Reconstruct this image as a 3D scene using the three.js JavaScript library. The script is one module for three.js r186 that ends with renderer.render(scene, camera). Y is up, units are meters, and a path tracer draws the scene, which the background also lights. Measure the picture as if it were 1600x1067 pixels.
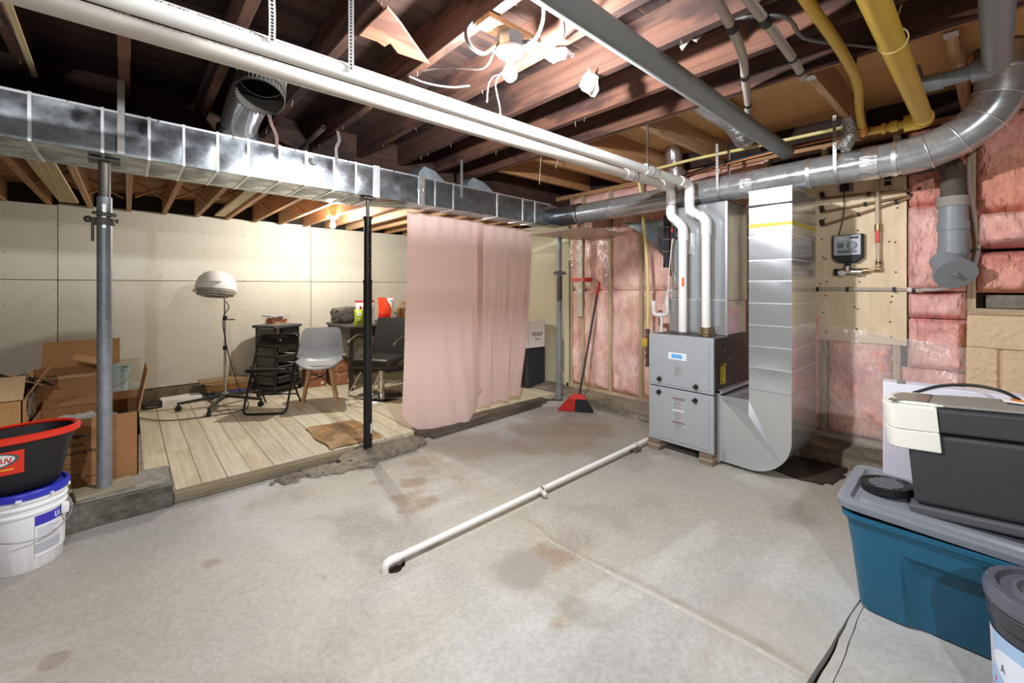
import * as THREE from 'three';
import { mergeGeometries, toCreasedNormals } from 'three/addons/utils/BufferGeometryUtils.js';
import { RoundedBoxGeometry } from 'three/addons/geometries/RoundedBoxGeometry.js';
import { Brush, Evaluator, SUBTRACTION } from 'three-bvh-csg';

// ---------------------------------------------------------------- camera, light, exposure
const scene = new THREE.Scene();
scene.background = new THREE.Color(0x000000);
const FOCAL = 676, W = 1600, HT = 1067, CAM_H = 1.37, YAW = 0.7259;   // level camera, lens shifted down
const camera = new THREE.PerspectiveCamera(2 * Math.atan(HT / 2 / FOCAL) * 180 / Math.PI, W / HT, 0.05, 60);
camera.position.set(0, CAM_H, 0);
camera.rotation.set(0, -YAW, 0);
camera.setViewOffset(W, HT, 0, 533.5 - 448, W, HT);
const renderer = new THREE.WebGLRenderer({ antialias: true });
renderer.toneMapping = THREE.LinearToneMapping;
renderer.toneMappingExposure = 1.06;
renderer.shadowMap.enabled = true;
const LAMP_FRONT = [1.315, 2.36, -1.495], LAMP_BACK = [1.80, 2.10, -5.20], LAMP_REAR = [-0.6, 2.30, 1.10];
function bulbLight([x, y, z], cd, color) {
  const l = new THREE.PointLight(color, cd, 0, 2);
  l.position.set(x, y, z); l.castShadow = true; l.shadow.radius = 1.6; l.shadow.mapSize.set(1024, 1024); l.shadow.bias = -0.002;
  scene.add(l); return l;
}
bulbLight(LAMP_FRONT, 17, 0xf8faff);
bulbLight(LAMP_BACK, 7.5, 0xfffdf8);
bulbLight(LAMP_REAR, 14, 0xf8faff);

// ---------------------------------------------------------------- helpers
let seed = 7;
const rnd = () => { seed = (seed * 1664525 + 1013904223) >>> 0; return seed / 4294967296; };
const rr = (a, b) => a + (b - a) * rnd();
const taken = new Map();
function numbered(n) { const k = taken.get(n) || 0; taken.set(n, k + 1); return k ? n + '_' + String(k).padStart(3, '0') : n; }
const V3 = (u, y, v) => new THREE.Vector3(u, y, -v);       // plan coordinates: u to the right wall, v to the drywall
function put(m) { m.castShadow = true; m.receiveShadow = true; return m; }
function mesh(name, geo, mat, parent) {
  const g = Array.isArray(geo) ? merge(geo) : geo;
  const m = put(new THREE.Mesh(g, mat)); m.name = parent ? name : numbered(name); (parent || scene).add(m); return m;
}
function thing(name, label, category, pos = [0, 0, 0], turn = 0, group) {
  const o = new THREE.Group(); o.name = numbered(name); o.position.set(pos[0], pos[1], -pos[2]); o.rotation.y = turn;
  o.userData = { label, category }; if (group) o.userData.group = group; scene.add(o); return o;
}
function tag(o, label, category, group) { o.userData.label = label; o.userData.category = category; if (group) o.userData.group = group; return o; }
function struct(name, label) { const o = new THREE.Group(); o.name = numbered(name); o.userData = { kind: 'structure' }; if (label) o.userData.label = label; scene.add(o); return o; }
function structMesh(name, geo, mat, label) { const m = mesh(name, geo, mat); m.userData = { kind: 'structure' }; if (label) m.userData.label = label; return m; }
function merge(list) {
  const l = list.map(g => { let q = g.index ? g.toNonIndexed() : g; for (const k of Object.keys(q.attributes)) if (!['position', 'normal', 'uv'].includes(k)) q.deleteAttribute(k); q.morphAttributes = {}; return q; });
  return mergeGeometries(l, false);
}
function metric(g, grain, off) {       // uv in metres from position, grain along v
  const p = g.attributes.position, n = g.attributes.normal, uv = new Float32Array(p.count * 2);
  const ox = off ? off[0] : 0, oy = off ? off[1] : 0;
  for (let i = 0; i < p.count; i++) {
    const x = p.getX(i), y = p.getY(i), z = p.getZ(i), ax = Math.abs(n.getX(i)), ay = Math.abs(n.getY(i)), az = Math.abs(n.getZ(i));
    let a, b, an, bn;
    if (ax >= ay && ax >= az) { a = z; b = y; an = 'z'; bn = 'y'; } else if (ay >= az) { a = x; b = z; an = 'x'; bn = 'z'; } else { a = x; b = y; an = 'x'; bn = 'y'; }
    if (grain === an) { const t = a; a = b; b = t; }
    uv[i * 2] = a + ox; uv[i * 2 + 1] = b + oy;
  }
  g.setAttribute('uv', new THREE.BufferAttribute(uv, 2)); return g;
}
function bb(u0, u1, y0, y1, v0, v1, o = {}) {             // box by its bounds, optional rounding o.r
  const w = Math.abs(u1 - u0), h = Math.abs(y1 - y0), d = Math.abs(v1 - v0);
  const g = o.r ? new RoundedBoxGeometry(w, h, d, o.s || 1, Math.min(o.r, w / 2.01, h / 2.01, d / 2.01)) : new THREE.BoxGeometry(w, h, d);
  g.translate((u0 + u1) / 2, (y0 + y1) / 2, -(v0 + v1) / 2);
  const grain = o.grain || (w >= h && w >= d ? 'x' : d >= h ? 'z' : 'y');
  return metric(g, grain, o.off || [rnd() * 3, rnd() * 3]);
}
function at(g, u, y, v, rx = 0, ry = 0, rz = 0) { g.applyMatrix4(new THREE.Matrix4().compose(new THREE.Vector3(u, y, -v), new THREE.Quaternion().setFromEuler(new THREE.Euler(rx, ry, rz)), new THREE.Vector3(1, 1, 1))); return g; }
function roundPath(pts, bend, n = 6) {
  const out = [];
  for (let i = 0; i < pts.length; i++) {
    if (i === 0 || i === pts.length - 1 || !bend) { out.push(pts[i].clone()); continue; }
    const a = pts[i - 1], b = pts[i], c = pts[i + 1];
    const d1 = a.clone().sub(b), d2 = c.clone().sub(b), l = Math.min(bend, d1.length() * .49, d2.length() * .49);
    const p = b.clone().addScaledVector(d1.normalize(), l), q = b.clone().addScaledVector(d2.normalize(), l);
    for (let k = 0; k <= n; k++) { const t = k / n; out.push(p.clone().multiplyScalar((1 - t) * (1 - t)).addScaledVector(b, 2 * t * (1 - t)).addScaledVector(q, t * t)); }
  }
  return out;
}
function smooth(pts, n = 40) { return new THREE.CatmullRomCurve3(pts, false, 'centripetal').getPoints(n); }
function sweep(pts, r, seg = 10, cap = true, sq) {        // tube along points; r number or function(t); sq = flattening
  const N = pts.length, pos = [], nor = [], uv = [], idx = [];
  let T = [], len = [0];
  for (let i = 0; i < N; i++) { const t = new THREE.Vector3(); if (i > 0) t.add(pts[i].clone().sub(pts[i - 1]).normalize()); if (i < N - 1) t.add(pts[i + 1].clone().sub(pts[i]).normalize()); T.push(t.normalize()); if (i) len.push(len[i - 1] + pts[i].distanceTo(pts[i - 1])); }
  let nrm = Math.abs(T[0].y) < .9 ? new THREE.Vector3(0, 1, 0) : new THREE.Vector3(1, 0, 0);
  nrm.addScaledVector(T[0], -nrm.dot(T[0])).normalize();
  const rings = [];
  for (let i = 0; i < N; i++) {
    nrm.addScaledVector(T[i], -nrm.dot(T[i])).normalize();
    const bin = new THREE.Vector3().crossVectors(T[i], nrm);
    let R = typeof r === 'function' ? r(len[i] / len[N - 1], len[i]) : r;
    for (let k = 0; k <= seg; k++) {
      const a = k / seg * Math.PI * 2, c = Math.cos(a), s = Math.sin(a);
      const d = nrm.clone().multiplyScalar(c * (sq || 1)).addScaledVector(bin, s);
      pos.push(pts[i].x + d.x * R, pts[i].y + d.y * R, pts[i].z + d.z * R);
      const q = nrm.clone().multiplyScalar(c / (sq || 1)).addScaledVector(bin, s).normalize(); nor.push(q.x, q.y, q.z);
      uv.push(a * R, len[i]);
    }
    rings.push(nrm.clone());
  }
  const w = seg + 1;
  for (let i = 0; i < N - 1; i++) for (let k = 0; k < seg; k++) { const a = i * w + k, b = a + 1, c = a + w, d = c + 1; idx.push(a, b, c, b, d, c); }
  if (cap) for (const [i, s] of [[0, -1], [N - 1, 1]]) {
    const base = pos.length / 3, o = i * w, t = T[i];
    pos.push(pts[i].x, pts[i].y, pts[i].z); nor.push(t.x * s, t.y * s, t.z * s); uv.push(0, 0);
    for (let k = 0; k <= seg; k++) { pos.push(pos[(o + k) * 3], pos[(o + k) * 3 + 1], pos[(o + k) * 3 + 2]); nor.push(t.x * s, t.y * s, t.z * s); uv.push(Math.cos(k) * .02, Math.sin(k) * .02); }
    for (let k = 0; k < seg; k++) s > 0 ? idx.push(base, base + 1 + k, base + 2 + k) : idx.push(base, base + 2 + k, base + 1 + k);
  }
  const g = new THREE.BufferGeometry();
  g.setAttribute('position', new THREE.Float32BufferAttribute(pos, 3)); g.setAttribute('normal', new THREE.Float32BufferAttribute(nor, 3)); g.setAttribute('uv', new THREE.Float32BufferAttribute(uv, 2)); g.setIndex(idx);
  return g;
}
const rod = (a, b, r, seg = 10) => sweep([a, b], r, seg);
const pipe = (pts, r, bend = .06, seg = 12) => sweep(roundPath(pts, bend), r, seg);
function lathe(prof, seg = 28) { const g = new THREE.LatheGeometry(prof.map(([r, y]) => new THREE.Vector2(Math.max(r, 1e-4), y)), seg); return g; }
function lathe2(prof, seg = 28) { return toCreasedNormals(lathe(prof, seg), .7); }
function sheet(fn, nu, nv, thick = 0) {                    // fn(s,t)->Vector3 ; s,t in 0..1 ; optional thickness
  const pos = [], uv = [], idx = [];
  for (let j = 0; j <= nv; j++) for (let i = 0; i <= nu; i++) { const p = fn(i / nu, j / nv); pos.push(p.x, p.y, p.z); uv.push(i / nu, j / nv); }
  for (let j = 0; j < nv; j++) for (let i = 0; i < nu; i++) { const a = j * (nu + 1) + i, b = a + 1, c = a + nu + 1, d = c + 1; idx.push(a, b, d, a, d, c); }
  const g = new THREE.BufferGeometry(); g.setAttribute('position', new THREE.Float32BufferAttribute(pos, 3)); g.setAttribute('uv', new THREE.Float32BufferAttribute(uv, 2)); g.setIndex(idx); g.computeVertexNormals();
  if (!thick) return g;
  const n = g.attributes.normal, M = pos.length / 3, p2 = pos.slice(), uv2 = uv.concat(uv), id2 = idx.slice();
  for (let i = 0; i < M; i++) p2.push(pos[i * 3] - n.getX(i) * thick, pos[i * 3 + 1] - n.getY(i) * thick, pos[i * 3 + 2] - n.getZ(i) * thick);
  for (let k = 0; k < idx.length; k += 3) id2.push(idx[k] + M, idx[k + 2] + M, idx[k + 1] + M);
  const rim = []; for (let i = 0; i <= nu; i++) rim.push(i); for (let j = 1; j <= nv; j++) rim.push(j * (nu + 1) + nu); for (let i = nu - 1; i >= 0; i--) rim.push(nv * (nu + 1) + i); for (let j = nv - 1; j >= 0; j--) rim.push(j * (nu + 1));
  for (let k = 0; k < rim.length - 1; k++) { const a = rim[k], b = rim[k + 1]; id2.push(a, a + M, b, b, a + M, b + M); }
  const h = new THREE.BufferGeometry(); h.setAttribute('position', new THREE.Float32BufferAttribute(p2, 3)); h.setAttribute('uv', new THREE.Float32BufferAttribute(uv2, 2)); h.setIndex(id2);
  return toCreasedNormals(h, .6);
}
function poly(pts, depth, o = {}) {                        // extruded outline (x,y) to +z
  const s = new THREE.Shape(pts.map(p => new THREE.Vector2(p[0], p[1])));
  for (const h of o.holes || []) s.holes.push(new THREE.Path(h.map(p => new THREE.Vector2(p[0], p[1]))));
  return new THREE.ExtrudeGeometry(s, { depth, bevelEnabled: !!o.bevel, bevelSize: o.bevel || 0, bevelThickness: o.bevel || 0, bevelSegments: o.bs || 1, curveSegments: 8 });
}
function rrect(w, h, r, n = 5) { const o = []; for (const [cx, cy, a0] of [[w / 2 - r, h / 2 - r, 0], [-w / 2 + r, h / 2 - r, 1], [-w / 2 + r, -h / 2 + r, 2], [w / 2 - r, -h / 2 + r, 3]]) for (let k = 0; k <= n; k++) { const a = (a0 + k / n) * Math.PI / 2; o.push([cx + r * Math.cos(a), cy + r * Math.sin(a)]); } return o; }
function loft(rings, capA = true, capB = true, crease = .6) {           // rings: arrays of Vector3 of equal length, closed loops
  const pos = [], idx = [], uv = [], n = rings[0].length; let L = 0;
  rings.forEach((r, j) => { if (j) L += r[0].distanceTo(rings[j - 1][0]); let s = 0; for (let k = 0; k <= n; k++) { const p = r[k % n]; if (k) s += p.distanceTo(r[k - 1]); pos.push(p.x, p.y, p.z); uv.push(s, L); } });
  const w = n + 1;
  for (let j = 0; j < rings.length - 1; j++) for (let k = 0; k < n; k++) { const a = j * w + k, b = a + 1, c = a + w, d = c + 1; idx.push(a, b, d, a, d, c); }
  for (const [on, j, s] of [[capA, 0, 1], [capB, rings.length - 1, -1]]) if (on) {
    const c = new THREE.Vector3(); rings[j].forEach(p => c.add(p)); c.divideScalar(n);
    const b = pos.length / 3; pos.push(c.x, c.y, c.z); uv.push(0, 0);
    for (let k = 0; k < n; k++) { const p = rings[j][k]; pos.push(p.x, p.y, p.z); uv.push(p.x, p.z); }
    for (let k = 0; k < n; k++) { const p = b + 1 + k, q = b + 1 + (k + 1) % n; s > 0 ? idx.push(b, q, p) : idx.push(b, p, q); }
  }
  const g = new THREE.BufferGeometry(); g.setAttribute('position', new THREE.Float32BufferAttribute(pos, 3)); g.setAttribute('uv', new THREE.Float32BufferAttribute(uv, 2)); g.setIndex(idx);
  return toCreasedNormals(g, crease);
}
const ring = (outline, y, sx = 1, sz = 1, ox = 0, oz = 0) => outline.map(([x, z]) => new THREE.Vector3(x * sx + ox, y, z * sz + oz));

// ---- periodic noise
function hash(i, j, s) { let h = (i * 374761393 + j * 668265263 + s * 1442695041) | 0; h = Math.imul(h ^ (h >>> 13), 1274126177); return ((h ^ (h >>> 16)) >>> 0) / 4294967296; }
function vn(x, y, px, py, s) { const i = Math.floor(x), j = Math.floor(y), fx = x - i, fy = y - j, u = fx * fx * (3 - 2 * fx), w = fy * fy * (3 - 2 * fy); const m = (a, n) => ((a % n) + n) % n; const a = hash(m(i, px), m(j, py), s), b = hash(m(i + 1, px), m(j, py), s), c = hash(m(i, px), m(j + 1, py), s), d = hash(m(i + 1, px), m(j + 1, py), s); return a + (b - a) * u + (c - a) * w + (a - b - c + d) * u * w; }
function fbm(u, v, f, oct, s, fy = f) { let t = 0, a = .5, n = 0; for (let o = 0; o < oct; o++) { t += a * vn(u * f, v * fy, f, fy, s + o); n += a; a *= .5; f *= 2; fy *= 2; } return t / n; }
const sst = (a, b, x) => { x = Math.min(1, Math.max(0, (x - a) / (b - a))); return x * x * (3 - 2 * x); };
function tex(w, h, fn, mx, my, srgb = true) {               // fn(u,v)->[r,g,b] 0..255 ; mx,my metres covered
  const d = new Uint8Array(w * h * 4);
  for (let j = 0; j < h; j++) for (let i = 0; i < w; i++) { const c = fn((i + .5) / w, (j + .5) / h), k = (j * w + i) * 4; if (typeof c === 'number') { d[k] = d[k + 1] = d[k + 2] = Math.max(0, Math.min(255, c)); } else { d[k] = Math.max(0, Math.min(255, c[0])); d[k + 1] = Math.max(0, Math.min(255, c[1])); d[k + 2] = Math.max(0, Math.min(255, c[2])); } d[k + 3] = 255; }
  const t = new THREE.DataTexture(d, w, h); t.wrapS = t.wrapT = THREE.RepeatWrapping; t.magFilter = THREE.LinearFilter; t.minFilter = THREE.LinearMipmapLinearFilter; t.generateMipmaps = true;
  if (srgb) t.colorSpace = THREE.SRGBColorSpace; t.repeat.set(1 / mx, 1 / my); t.needsUpdate = true; return t;
}
function canvas(w, h, draw) { const c = document.createElement('canvas'); c.width = w; c.height = h; draw(c.getContext('2d'), w, h); const t = new THREE.CanvasTexture(c); t.colorSpace = THREE.SRGBColorSpace; return t; }
const mix = (a, b, t) => [a[0] + (b[0] - a[0]) * t, a[1] + (b[1] - a[1]) * t, a[2] + (b[2] - a[2]) * t];
const std = (o) => new THREE.MeshStandardMaterial(o);
const phy = (o) => new THREE.MeshPhysicalMaterial(o);
const plain = (c, r = .6, m = 0) => std({ color: c, roughness: r, metalness: m });

// ---- textures
const T = {};
T.wood = tex(256, 1024, (u, v) => { const w = fbm(u, v, 3, 3, 11, 2) * 3; const g = fbm(u, v, 26, 3, 12, 3), r = .5 + .5 * Math.sin((u * 9 + w) * 6.283); const k = .80 + .07 * r + .22 * (g - .5); const c = 255 * k; return [c, c * .985, c * .965]; }, .25, 1);
T.oldwood = tex(256, 1024, (u, v) => { const g = fbm(u, v, 24, 4, 22, 3), p = fbm(u, v, 3, 4, 23, 4), st = fbm(u, v, 5, 4, 24, 5); let c = mix([178, 148, 130], [212, 178, 156], sst(.3, .7, g)); c = mix(c, [92, 74, 72], sst(.46, .68, p) * .75); return mix(c, [188, 170, 162], sst(.64, .8, st) * .55); }, .4, 1.7);
T.ply = tex(512, 512, (u, v) => { const w = fbm(u, v, 3, 3, 31, 5), g = fbm(u, v, 8, 4, 32, 60), r = .5 + .5 * Math.sin((v * 7 + w * 3.2) * 6.283); return mix([222, 204, 172], [244, 230, 204], .3 * r + .7 * g); }, 1.2, 1.2);
T.conc = tex(512, 512, (u, v) => { const a = fbm(u, v, 4, 6, 41), b = fbm(u, v, 60, 2, 42), c = fbm(u, v, 3, 4, 43); let k = mix([142, 138, 130], [184, 180, 172], sst(.3, .7, a)); k = mix(k, [170, 156, 136], sst(.5, .7, c) * .6); const s = (b - .5) * 46; return [k[0] + s, k[1] + s, k[2] + s]; }, 1.5, 1.5);
T.concBump = tex(512, 512, (u, v) => 255 * (.6 * fbm(u, v, 8, 6, 44) + .4 * fbm(u, v, 70, 2, 45)), 1.5, 1.5, false);
T.galv = tex(512, 512, (u, v) => { const a = fbm(u, v, 18, 3, 51), b = fbm(u, v, 3, 4, 52), c = fbm(u, v, 70, 1, 53); const k = 196 + 34 * (a - .5) + 30 * (b - .5) + 16 * (c - .5); return [k, k * 1.005, k * 1.01]; }, .8, .8);
T.galvRough = tex(512, 512, (u, v) => { const a = fbm(u, v, 14, 3, 54), b = fbm(u, v, 4, 4, 55); return 255 * Math.max(.1, Math.min(1, .36 + .3 * (a - .5) + .5 * (b - .5))); }, .8, .8, false);
T.galvBump = tex(256, 256, (u, v) => 255 * fbm(u, v, 3, 3, 56), .9, .9, false);
T.pink = tex(512, 512, (u, v) => { const a = fbm(u, v, 5, 6, 61), b = fbm(u, v, 40, 3, 62, 14), c = fbm(u, v, 3, 4, 63); let k = mix([232, 194, 188], [250, 228, 220], sst(.3, .72, a)); k = mix(k, [232, 200, 180], sst(.55, .75, c) * .7); const s = (b - .5) * 44; return [k[0] + s, k[1] + s, k[2] + s]; }, .9, .9);
T.pinkBump = tex(512, 512, (u, v) => 255 * (.5 * fbm(u, v, 9, 5, 64) + .5 * fbm(u, v, 50, 3, 65, 22)), .9, .9, false);
T.card = tex(256, 256, (u, v) => { const a = fbm(u, v, 60, 2, 71), b = fbm(u, v, 4, 4, 72, 3); const k = .9 + .12 * (a - .5) + .14 * (b - .5); return [255 * k, 255 * k, 255 * k]; }, .5, .5);
T.fine = tex(256, 256, (u, v) => { const k = 232 + 14 * (fbm(u, v, 90, 2, 81) - .5) + 8 * (fbm(u, v, 6, 4, 82) - .5); return [k, k, k]; }, .4, .4);
T.fineBump = tex(256, 256, (u, v) => 255 * fbm(u, v, 90, 2, 83), .12, .12, false);
T.drywall = tex(512, 512, (u, v) => { const a = fbm(u, v, 4, 5, 84), b = fbm(u, v, 100, 1, 85), c = fbm(u, v, 9, 4, 86); const s = 8 * (a - .5) + 5 * (b - .5); let k = [232 + s, 230 + s, 222 + s]; return mix(k, [214, 208, 194], sst(.66, .8, c) * .3); }, 2.6, 2.6);
T.boards = tex(256, 1024, (u, v) => { const a = fbm(u, v, 30, 3, 87, 4), b = fbm(u, v, 4, 5, 88, 6), c = fbm(u, v, 6, 5, 89, 9); let k = mix([212, 207, 192], [226, 222, 208], sst(.3, .7, a)); k = mix(k, [192, 183, 163], sst(.5, .72, b) * .5); return mix(k, [232, 228, 214], sst(.62, .76, c) * .8); }, .5, 2);
T.cloth = tex(256, 256, (u, v) => { const k = 232 + 22 * (vn(u * 128, v * 128, 128, 128, 90) - .5) + 12 * Math.sin(u * 402) * Math.sin(v * 402); return [k, k, k]; }, .08, .08);
const M = {};
const wood = (c, t = T.wood, r = .75) => std({ color: c, map: t, roughness: r, bumpMap: t, bumpScale: .0015 });
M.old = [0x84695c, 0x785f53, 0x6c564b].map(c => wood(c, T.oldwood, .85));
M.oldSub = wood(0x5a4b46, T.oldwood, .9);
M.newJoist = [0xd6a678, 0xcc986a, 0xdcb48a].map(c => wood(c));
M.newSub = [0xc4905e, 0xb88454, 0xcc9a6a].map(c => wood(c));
M.pale = wood(0xe6d2a4);
M.stud = wood(0xe2d0ae);
M.ply = std({ color: 0xfffaf0, map: T.ply, roughness: .75, bumpMap: T.ply, bumpScale: .001 });
M.plyBrown = std({ color: 0xf0cda2, map: T.ply, roughness: .8 });
M.conc = std({ color: 0xd2cabb, map: T.conc, bumpMap: T.concBump, bumpScale: .006, roughness: .9 });
M.concGrey = std({ color: 0xa9aaa4, map: T.conc, bumpMap: T.concBump, bumpScale: .008, roughness: .95 });
M.concCream = std({ color: 0xf7d9ae, map: T.fine, bumpMap: T.concBump, bumpScale: .02, roughness: .95 });
M.dirt = std({ color: 0x5e5248, map: T.conc, bumpMap: T.concBump, bumpScale: .03, roughness: 1 });
M.galv = std({ color: 0xb2b8bc, map: T.galv, metalness: .88, roughness: .85, roughnessMap: T.galvRough, bumpMap: T.galvBump, bumpScale: .012 });
M.galvSeam = std({ color: 0xe6e8ea, metalness: .9, roughness: .35 });
M.round = std({ color: 0xf2f4f4, map: T.galv, metalness: .62, roughness: .7, roughnessMap: T.galvRough, bumpMap: T.galvBump, bumpScale: .004 });
M.foil = std({ color: 0xe6e8ea, metalness: .9, roughness: .3, bumpMap: T.pinkBump, bumpScale: .008 });
M.returnPaint = std({ color: 0xe4e9ec, map: T.fine, metalness: .72, roughness: .2, bumpMap: T.galvBump, bumpScale: .006 });
M.steelPost = std({ color: 0xc2cad1, map: T.galv, metalness: .55, roughness: .5 });
M.darkSteel = std({ color: 0x6b6760, map: T.fine, metalness: .6, roughness: .5 });
M.strap = std({ color: 0xb4b2ae, metalness: .8, roughness: .4 });
M.black = plain(0x1c1c1d, .5); M.blackGloss = plain(0x141415, .28); M.charcoal = std({ color: 0x33363a, map: T.fine, roughness: .7, bumpMap: T.fineBump, bumpScale: .0006 });
M.pvc = std({ color: 0xf1efea, roughness: .32 }); M.pvcBeige = std({ color: 0xd8d0c6, roughness: .38 });
M.white = plain(0xf0efec, .5); M.wire = plain(0xe9e6df, .5);
M.grayPlastic = std({ color: 0x9aa1a6, map: T.fine, roughness: .45 });
M.grayPipe = std({ color: 0x8f9493, map: T.fine, roughness: .5, metalness: .1 });
M.yellow = std({ color: 0xe8bf48, map: T.fine, roughness: .5 }); M.yellowPale = std({ color: 0xe2d58e, roughness: .5 });
M.copper = std({ color: 0xc07a52, metalness: .9, roughness: .35 }); M.brass = std({ color: 0xa9946a, metalness: .9, roughness: .4 });
M.pex = plain(0xcbb89a, .45); M.pexGrey = plain(0xb6aaa0, .5); M.red = plain(0xd42a1e, .45); M.redTape = plain(0xd8291c, .35);
M.chrome = std({ color: 0xd8d8d6, metalness: 1, roughness: .16 });
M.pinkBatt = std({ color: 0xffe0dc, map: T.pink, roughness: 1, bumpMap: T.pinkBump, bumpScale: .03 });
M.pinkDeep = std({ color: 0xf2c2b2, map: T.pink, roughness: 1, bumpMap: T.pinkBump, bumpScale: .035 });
M.plastic = phy({ color: 0xffffff, transmission: 1, thickness: 0, roughness: .12, ior: 1.35, specularIntensity: 1, bumpMap: T.pinkBump, bumpScale: .01 });
M.card = [0xb98a58, 0xa97a4b, 0xc6965f].map(c => std({ color: c, map: T.card, roughness: .85 }));
M.cardEdge = std({ color: 0xdcb888, map: T.card, roughness: .9 });

// ================================================================ SETTING
const RX = 4.25, VB = 6.4, LX = -2.4, VR = -2.2, PLAT = .06;
// ---- concrete floor with a drain hole and an open joint between two slabs
const floorTex = tex(2048, 2048, (u, v) => {
  const a = fbm(u, v, 8, 7, 101), b = fbm(u, v, 5, 5, 102), st = fbm(u + .3 * v, v, 10, 5, 103, 40), sp = vn(u * 700, v * 700, 700, 700, 104), d = fbm(u, v, 12, 6, 105), e = fbm(u, v, 26, 5, 106);
  let k = mix([174, 172, 167], [202, 202, 199], sst(.34, .66, a));
  k = mix(k, [186, 179, 164], sst(.46, .68, b) * .75);
  k = mix(k, [216, 216, 211], sst(.58, .8, st) * .38);
  k = mix(k, [140, 130, 118], sst(.56, .76, d) * .42);
  k = mix(k, [150, 122, 96], sst(.68, .8, e) * .5);
  const s = (sp - .5) * 18; k = [k[0] + s, k[1] + s, k[2] + s];
  const X = u * 8 - 3, Vv = v * 8 - 2.5;                    // plan position
  const spot = (x, y, r, c, m) => { const q = Math.hypot(X - x, Vv - y) / r + (e - .5) * 1.6; const t = sst(1, .55, q); if (t > 0) k = mix(k, c, t * m); };
  spot(1.75, 3.0, .16, [160, 132, 102], .4); spot(.3, 2.6, .06, [138, 110, 92], .35); spot(-.2, 2.3, .05, [134, 106, 92], .35); spot(1.5, 1.55, .22, [148, 140, 130], .6); spot(1.42, 1.2, .16, [150, 144, 136], .5);
  spot(3.4, 1.1, .2, [214, 214, 212], .4); spot(3.0, 2.75, .5, [150, 132, 112], .5); spot(2.2, 3.1, .45, [158, 142, 124], .55); spot(1.9, .62, .3, [176, 166, 152], .35); spot(.75, 2.55, .16, [208, 208, 203], .35); spot(.4, 1.4, .3, [206, 212, 210], .5);
  const crack = (pts, w, c, m) => { for (let i = 0; i < pts.length - 1; i++) { const [x0, y0] = pts[i], [x1, y1] = pts[i + 1], dx = x1 - x0, dy = y1 - y0; const t = Math.max(0, Math.min(1, ((X - x0) * dx + (Vv - y0) * dy) / (dx * dx + dy * dy))); const q = Math.hypot(X - x0 - dx * t, Vv - y0 - dy * t) + (e - .5) * .05; const f = sst(w, w * .3, q); if (f > 0) k = mix(k, c, f * m * (.4 + 1.2 * a)); } };
  if (X > .9 && X < 2.2 && Vv > .3 && Vv < 3.5) { crack([[1.76, 1.9], [1.75, 1.76], [1.71, 1.6], [1.74, 1.25], [1.78, .92], [1.80, .6], [1.79, .46]], .05, [156, 144, 128], .38); crack([[1.74, 1.8], [1.70, 1.6], [1.725, 1.25], [1.76, .92], [1.78, .6], [1.78, .46]], .02, [222, 220, 214], .5); crack([[1.86, 3.45], [1.76, 2.7], [1.78, 2.26], [1.80, 2.02], [1.76, 1.88]], .04, [192, 182, 164], .42); }
  return k;
}, 8, 8);
const floorMat = std({ color: 0xf2f2f0, map: floorTex, bumpMap: T.concBump, bumpScale: .0009, roughness: .6 });
const floorG = struct('floor', 'worn grey concrete floor slab with a drain hole');
{
  const mk = (outline, holes, name, y0, th) => {
    const g = poly(outline, th, { holes }); g.rotateX(-Math.PI / 2); g.translate(0, y0, 0);           // (u, v) -> (x, -z)
    const p = g.attributes.position, n = g.attributes.normal, uv = new Float32Array(p.count * 2);
    for (let i = 0; i < p.count; i++) { const ay = Math.abs(n.getY(i)); uv[i * 2] = p.getX(i) + 3 + (ay < .5 ? p.getY(i) : 0); uv[i * 2 + 1] = -p.getZ(i) + 2.5 + (ay < .5 ? p.getY(i) : 0); }
    g.setAttribute('uv', new THREE.BufferAttribute(uv, 2)); return mesh(name, g, floorMat, floorG);
  };
  const hole = []; for (let i = 0; i < 22; i++) { const a = i / 22 * 6.283, r = .052 * (1 + .12 * Math.sin(a * 3 + 1) + .07 * Math.sin(a * 7)); hole.push([.978 + r * Math.cos(a) * 1.05, 1.972 + r * Math.sin(a)]); }
  const j = (x) => .018 * Math.sin(x * 9) + .008 * Math.sin(x * 31);
  const joint = []; for (let x = 1.05; x <= RX + .3; x += .08) joint.push(x);
  const up = joint.map(x => [x, .445 - .06 * Math.max(0, x - 1.75) + .3 * j(x) * .4]);
  mk([[LX, VR], [1.02, VR], [1.02, .46], ...up, [RX + .3, 3.6], [LX, 3.6]], [hole], 'slab', -.12, .12);
  const lo = joint.map(x => [x, .383 + .0 * x + j(x) * .2]), md = joint.map(x => [x, .427 - .062 * Math.max(0, x - 1.75) * .55 + j(x) * .3]);
  const md2 = joint.map(x => [x, .388 + j(x) * .2]);
  mk([...md2, ...md.slice().reverse()], [], 'slab_edge_strip', -.12, .112);
  mk([[1.06, VR], [RX + .3, VR], ...lo.slice().reverse()], [], 'slab', -.12, .118);
  mesh('joint_fill', [bb(1.0, RX + .3, -.16, -.035, .2, .5), bb(1.0, 1.08, -.16, -.03, VR, .5)], M.dirt, floorG);
  mesh('subsoil', bb(LX, RX + .3, -.3, -.16, VR, VB), M.dirt, floorG);
}
// drain
{
  const t = thing('floor_drain', 'rusty round floor drain sunk in the concrete under the white pipe end', 'drain', [.978, 0, 1.972]);
  mesh('bowl', at(lathe([[.075, -.10], [.06, -.10], [.055, -.03], [.062, -.012], [.062, -.1]], 20), 0, 0, 0), M.dirt, t);
  const bars = []; for (let k = -2; k <= 2; k++) bars.push(bb(-.045, .045, -.035, -.025, k * .018 - .004, k * .018 + .004));
  mesh('grate', bars, plain(0x4a3a30, .8), t);
}
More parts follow.
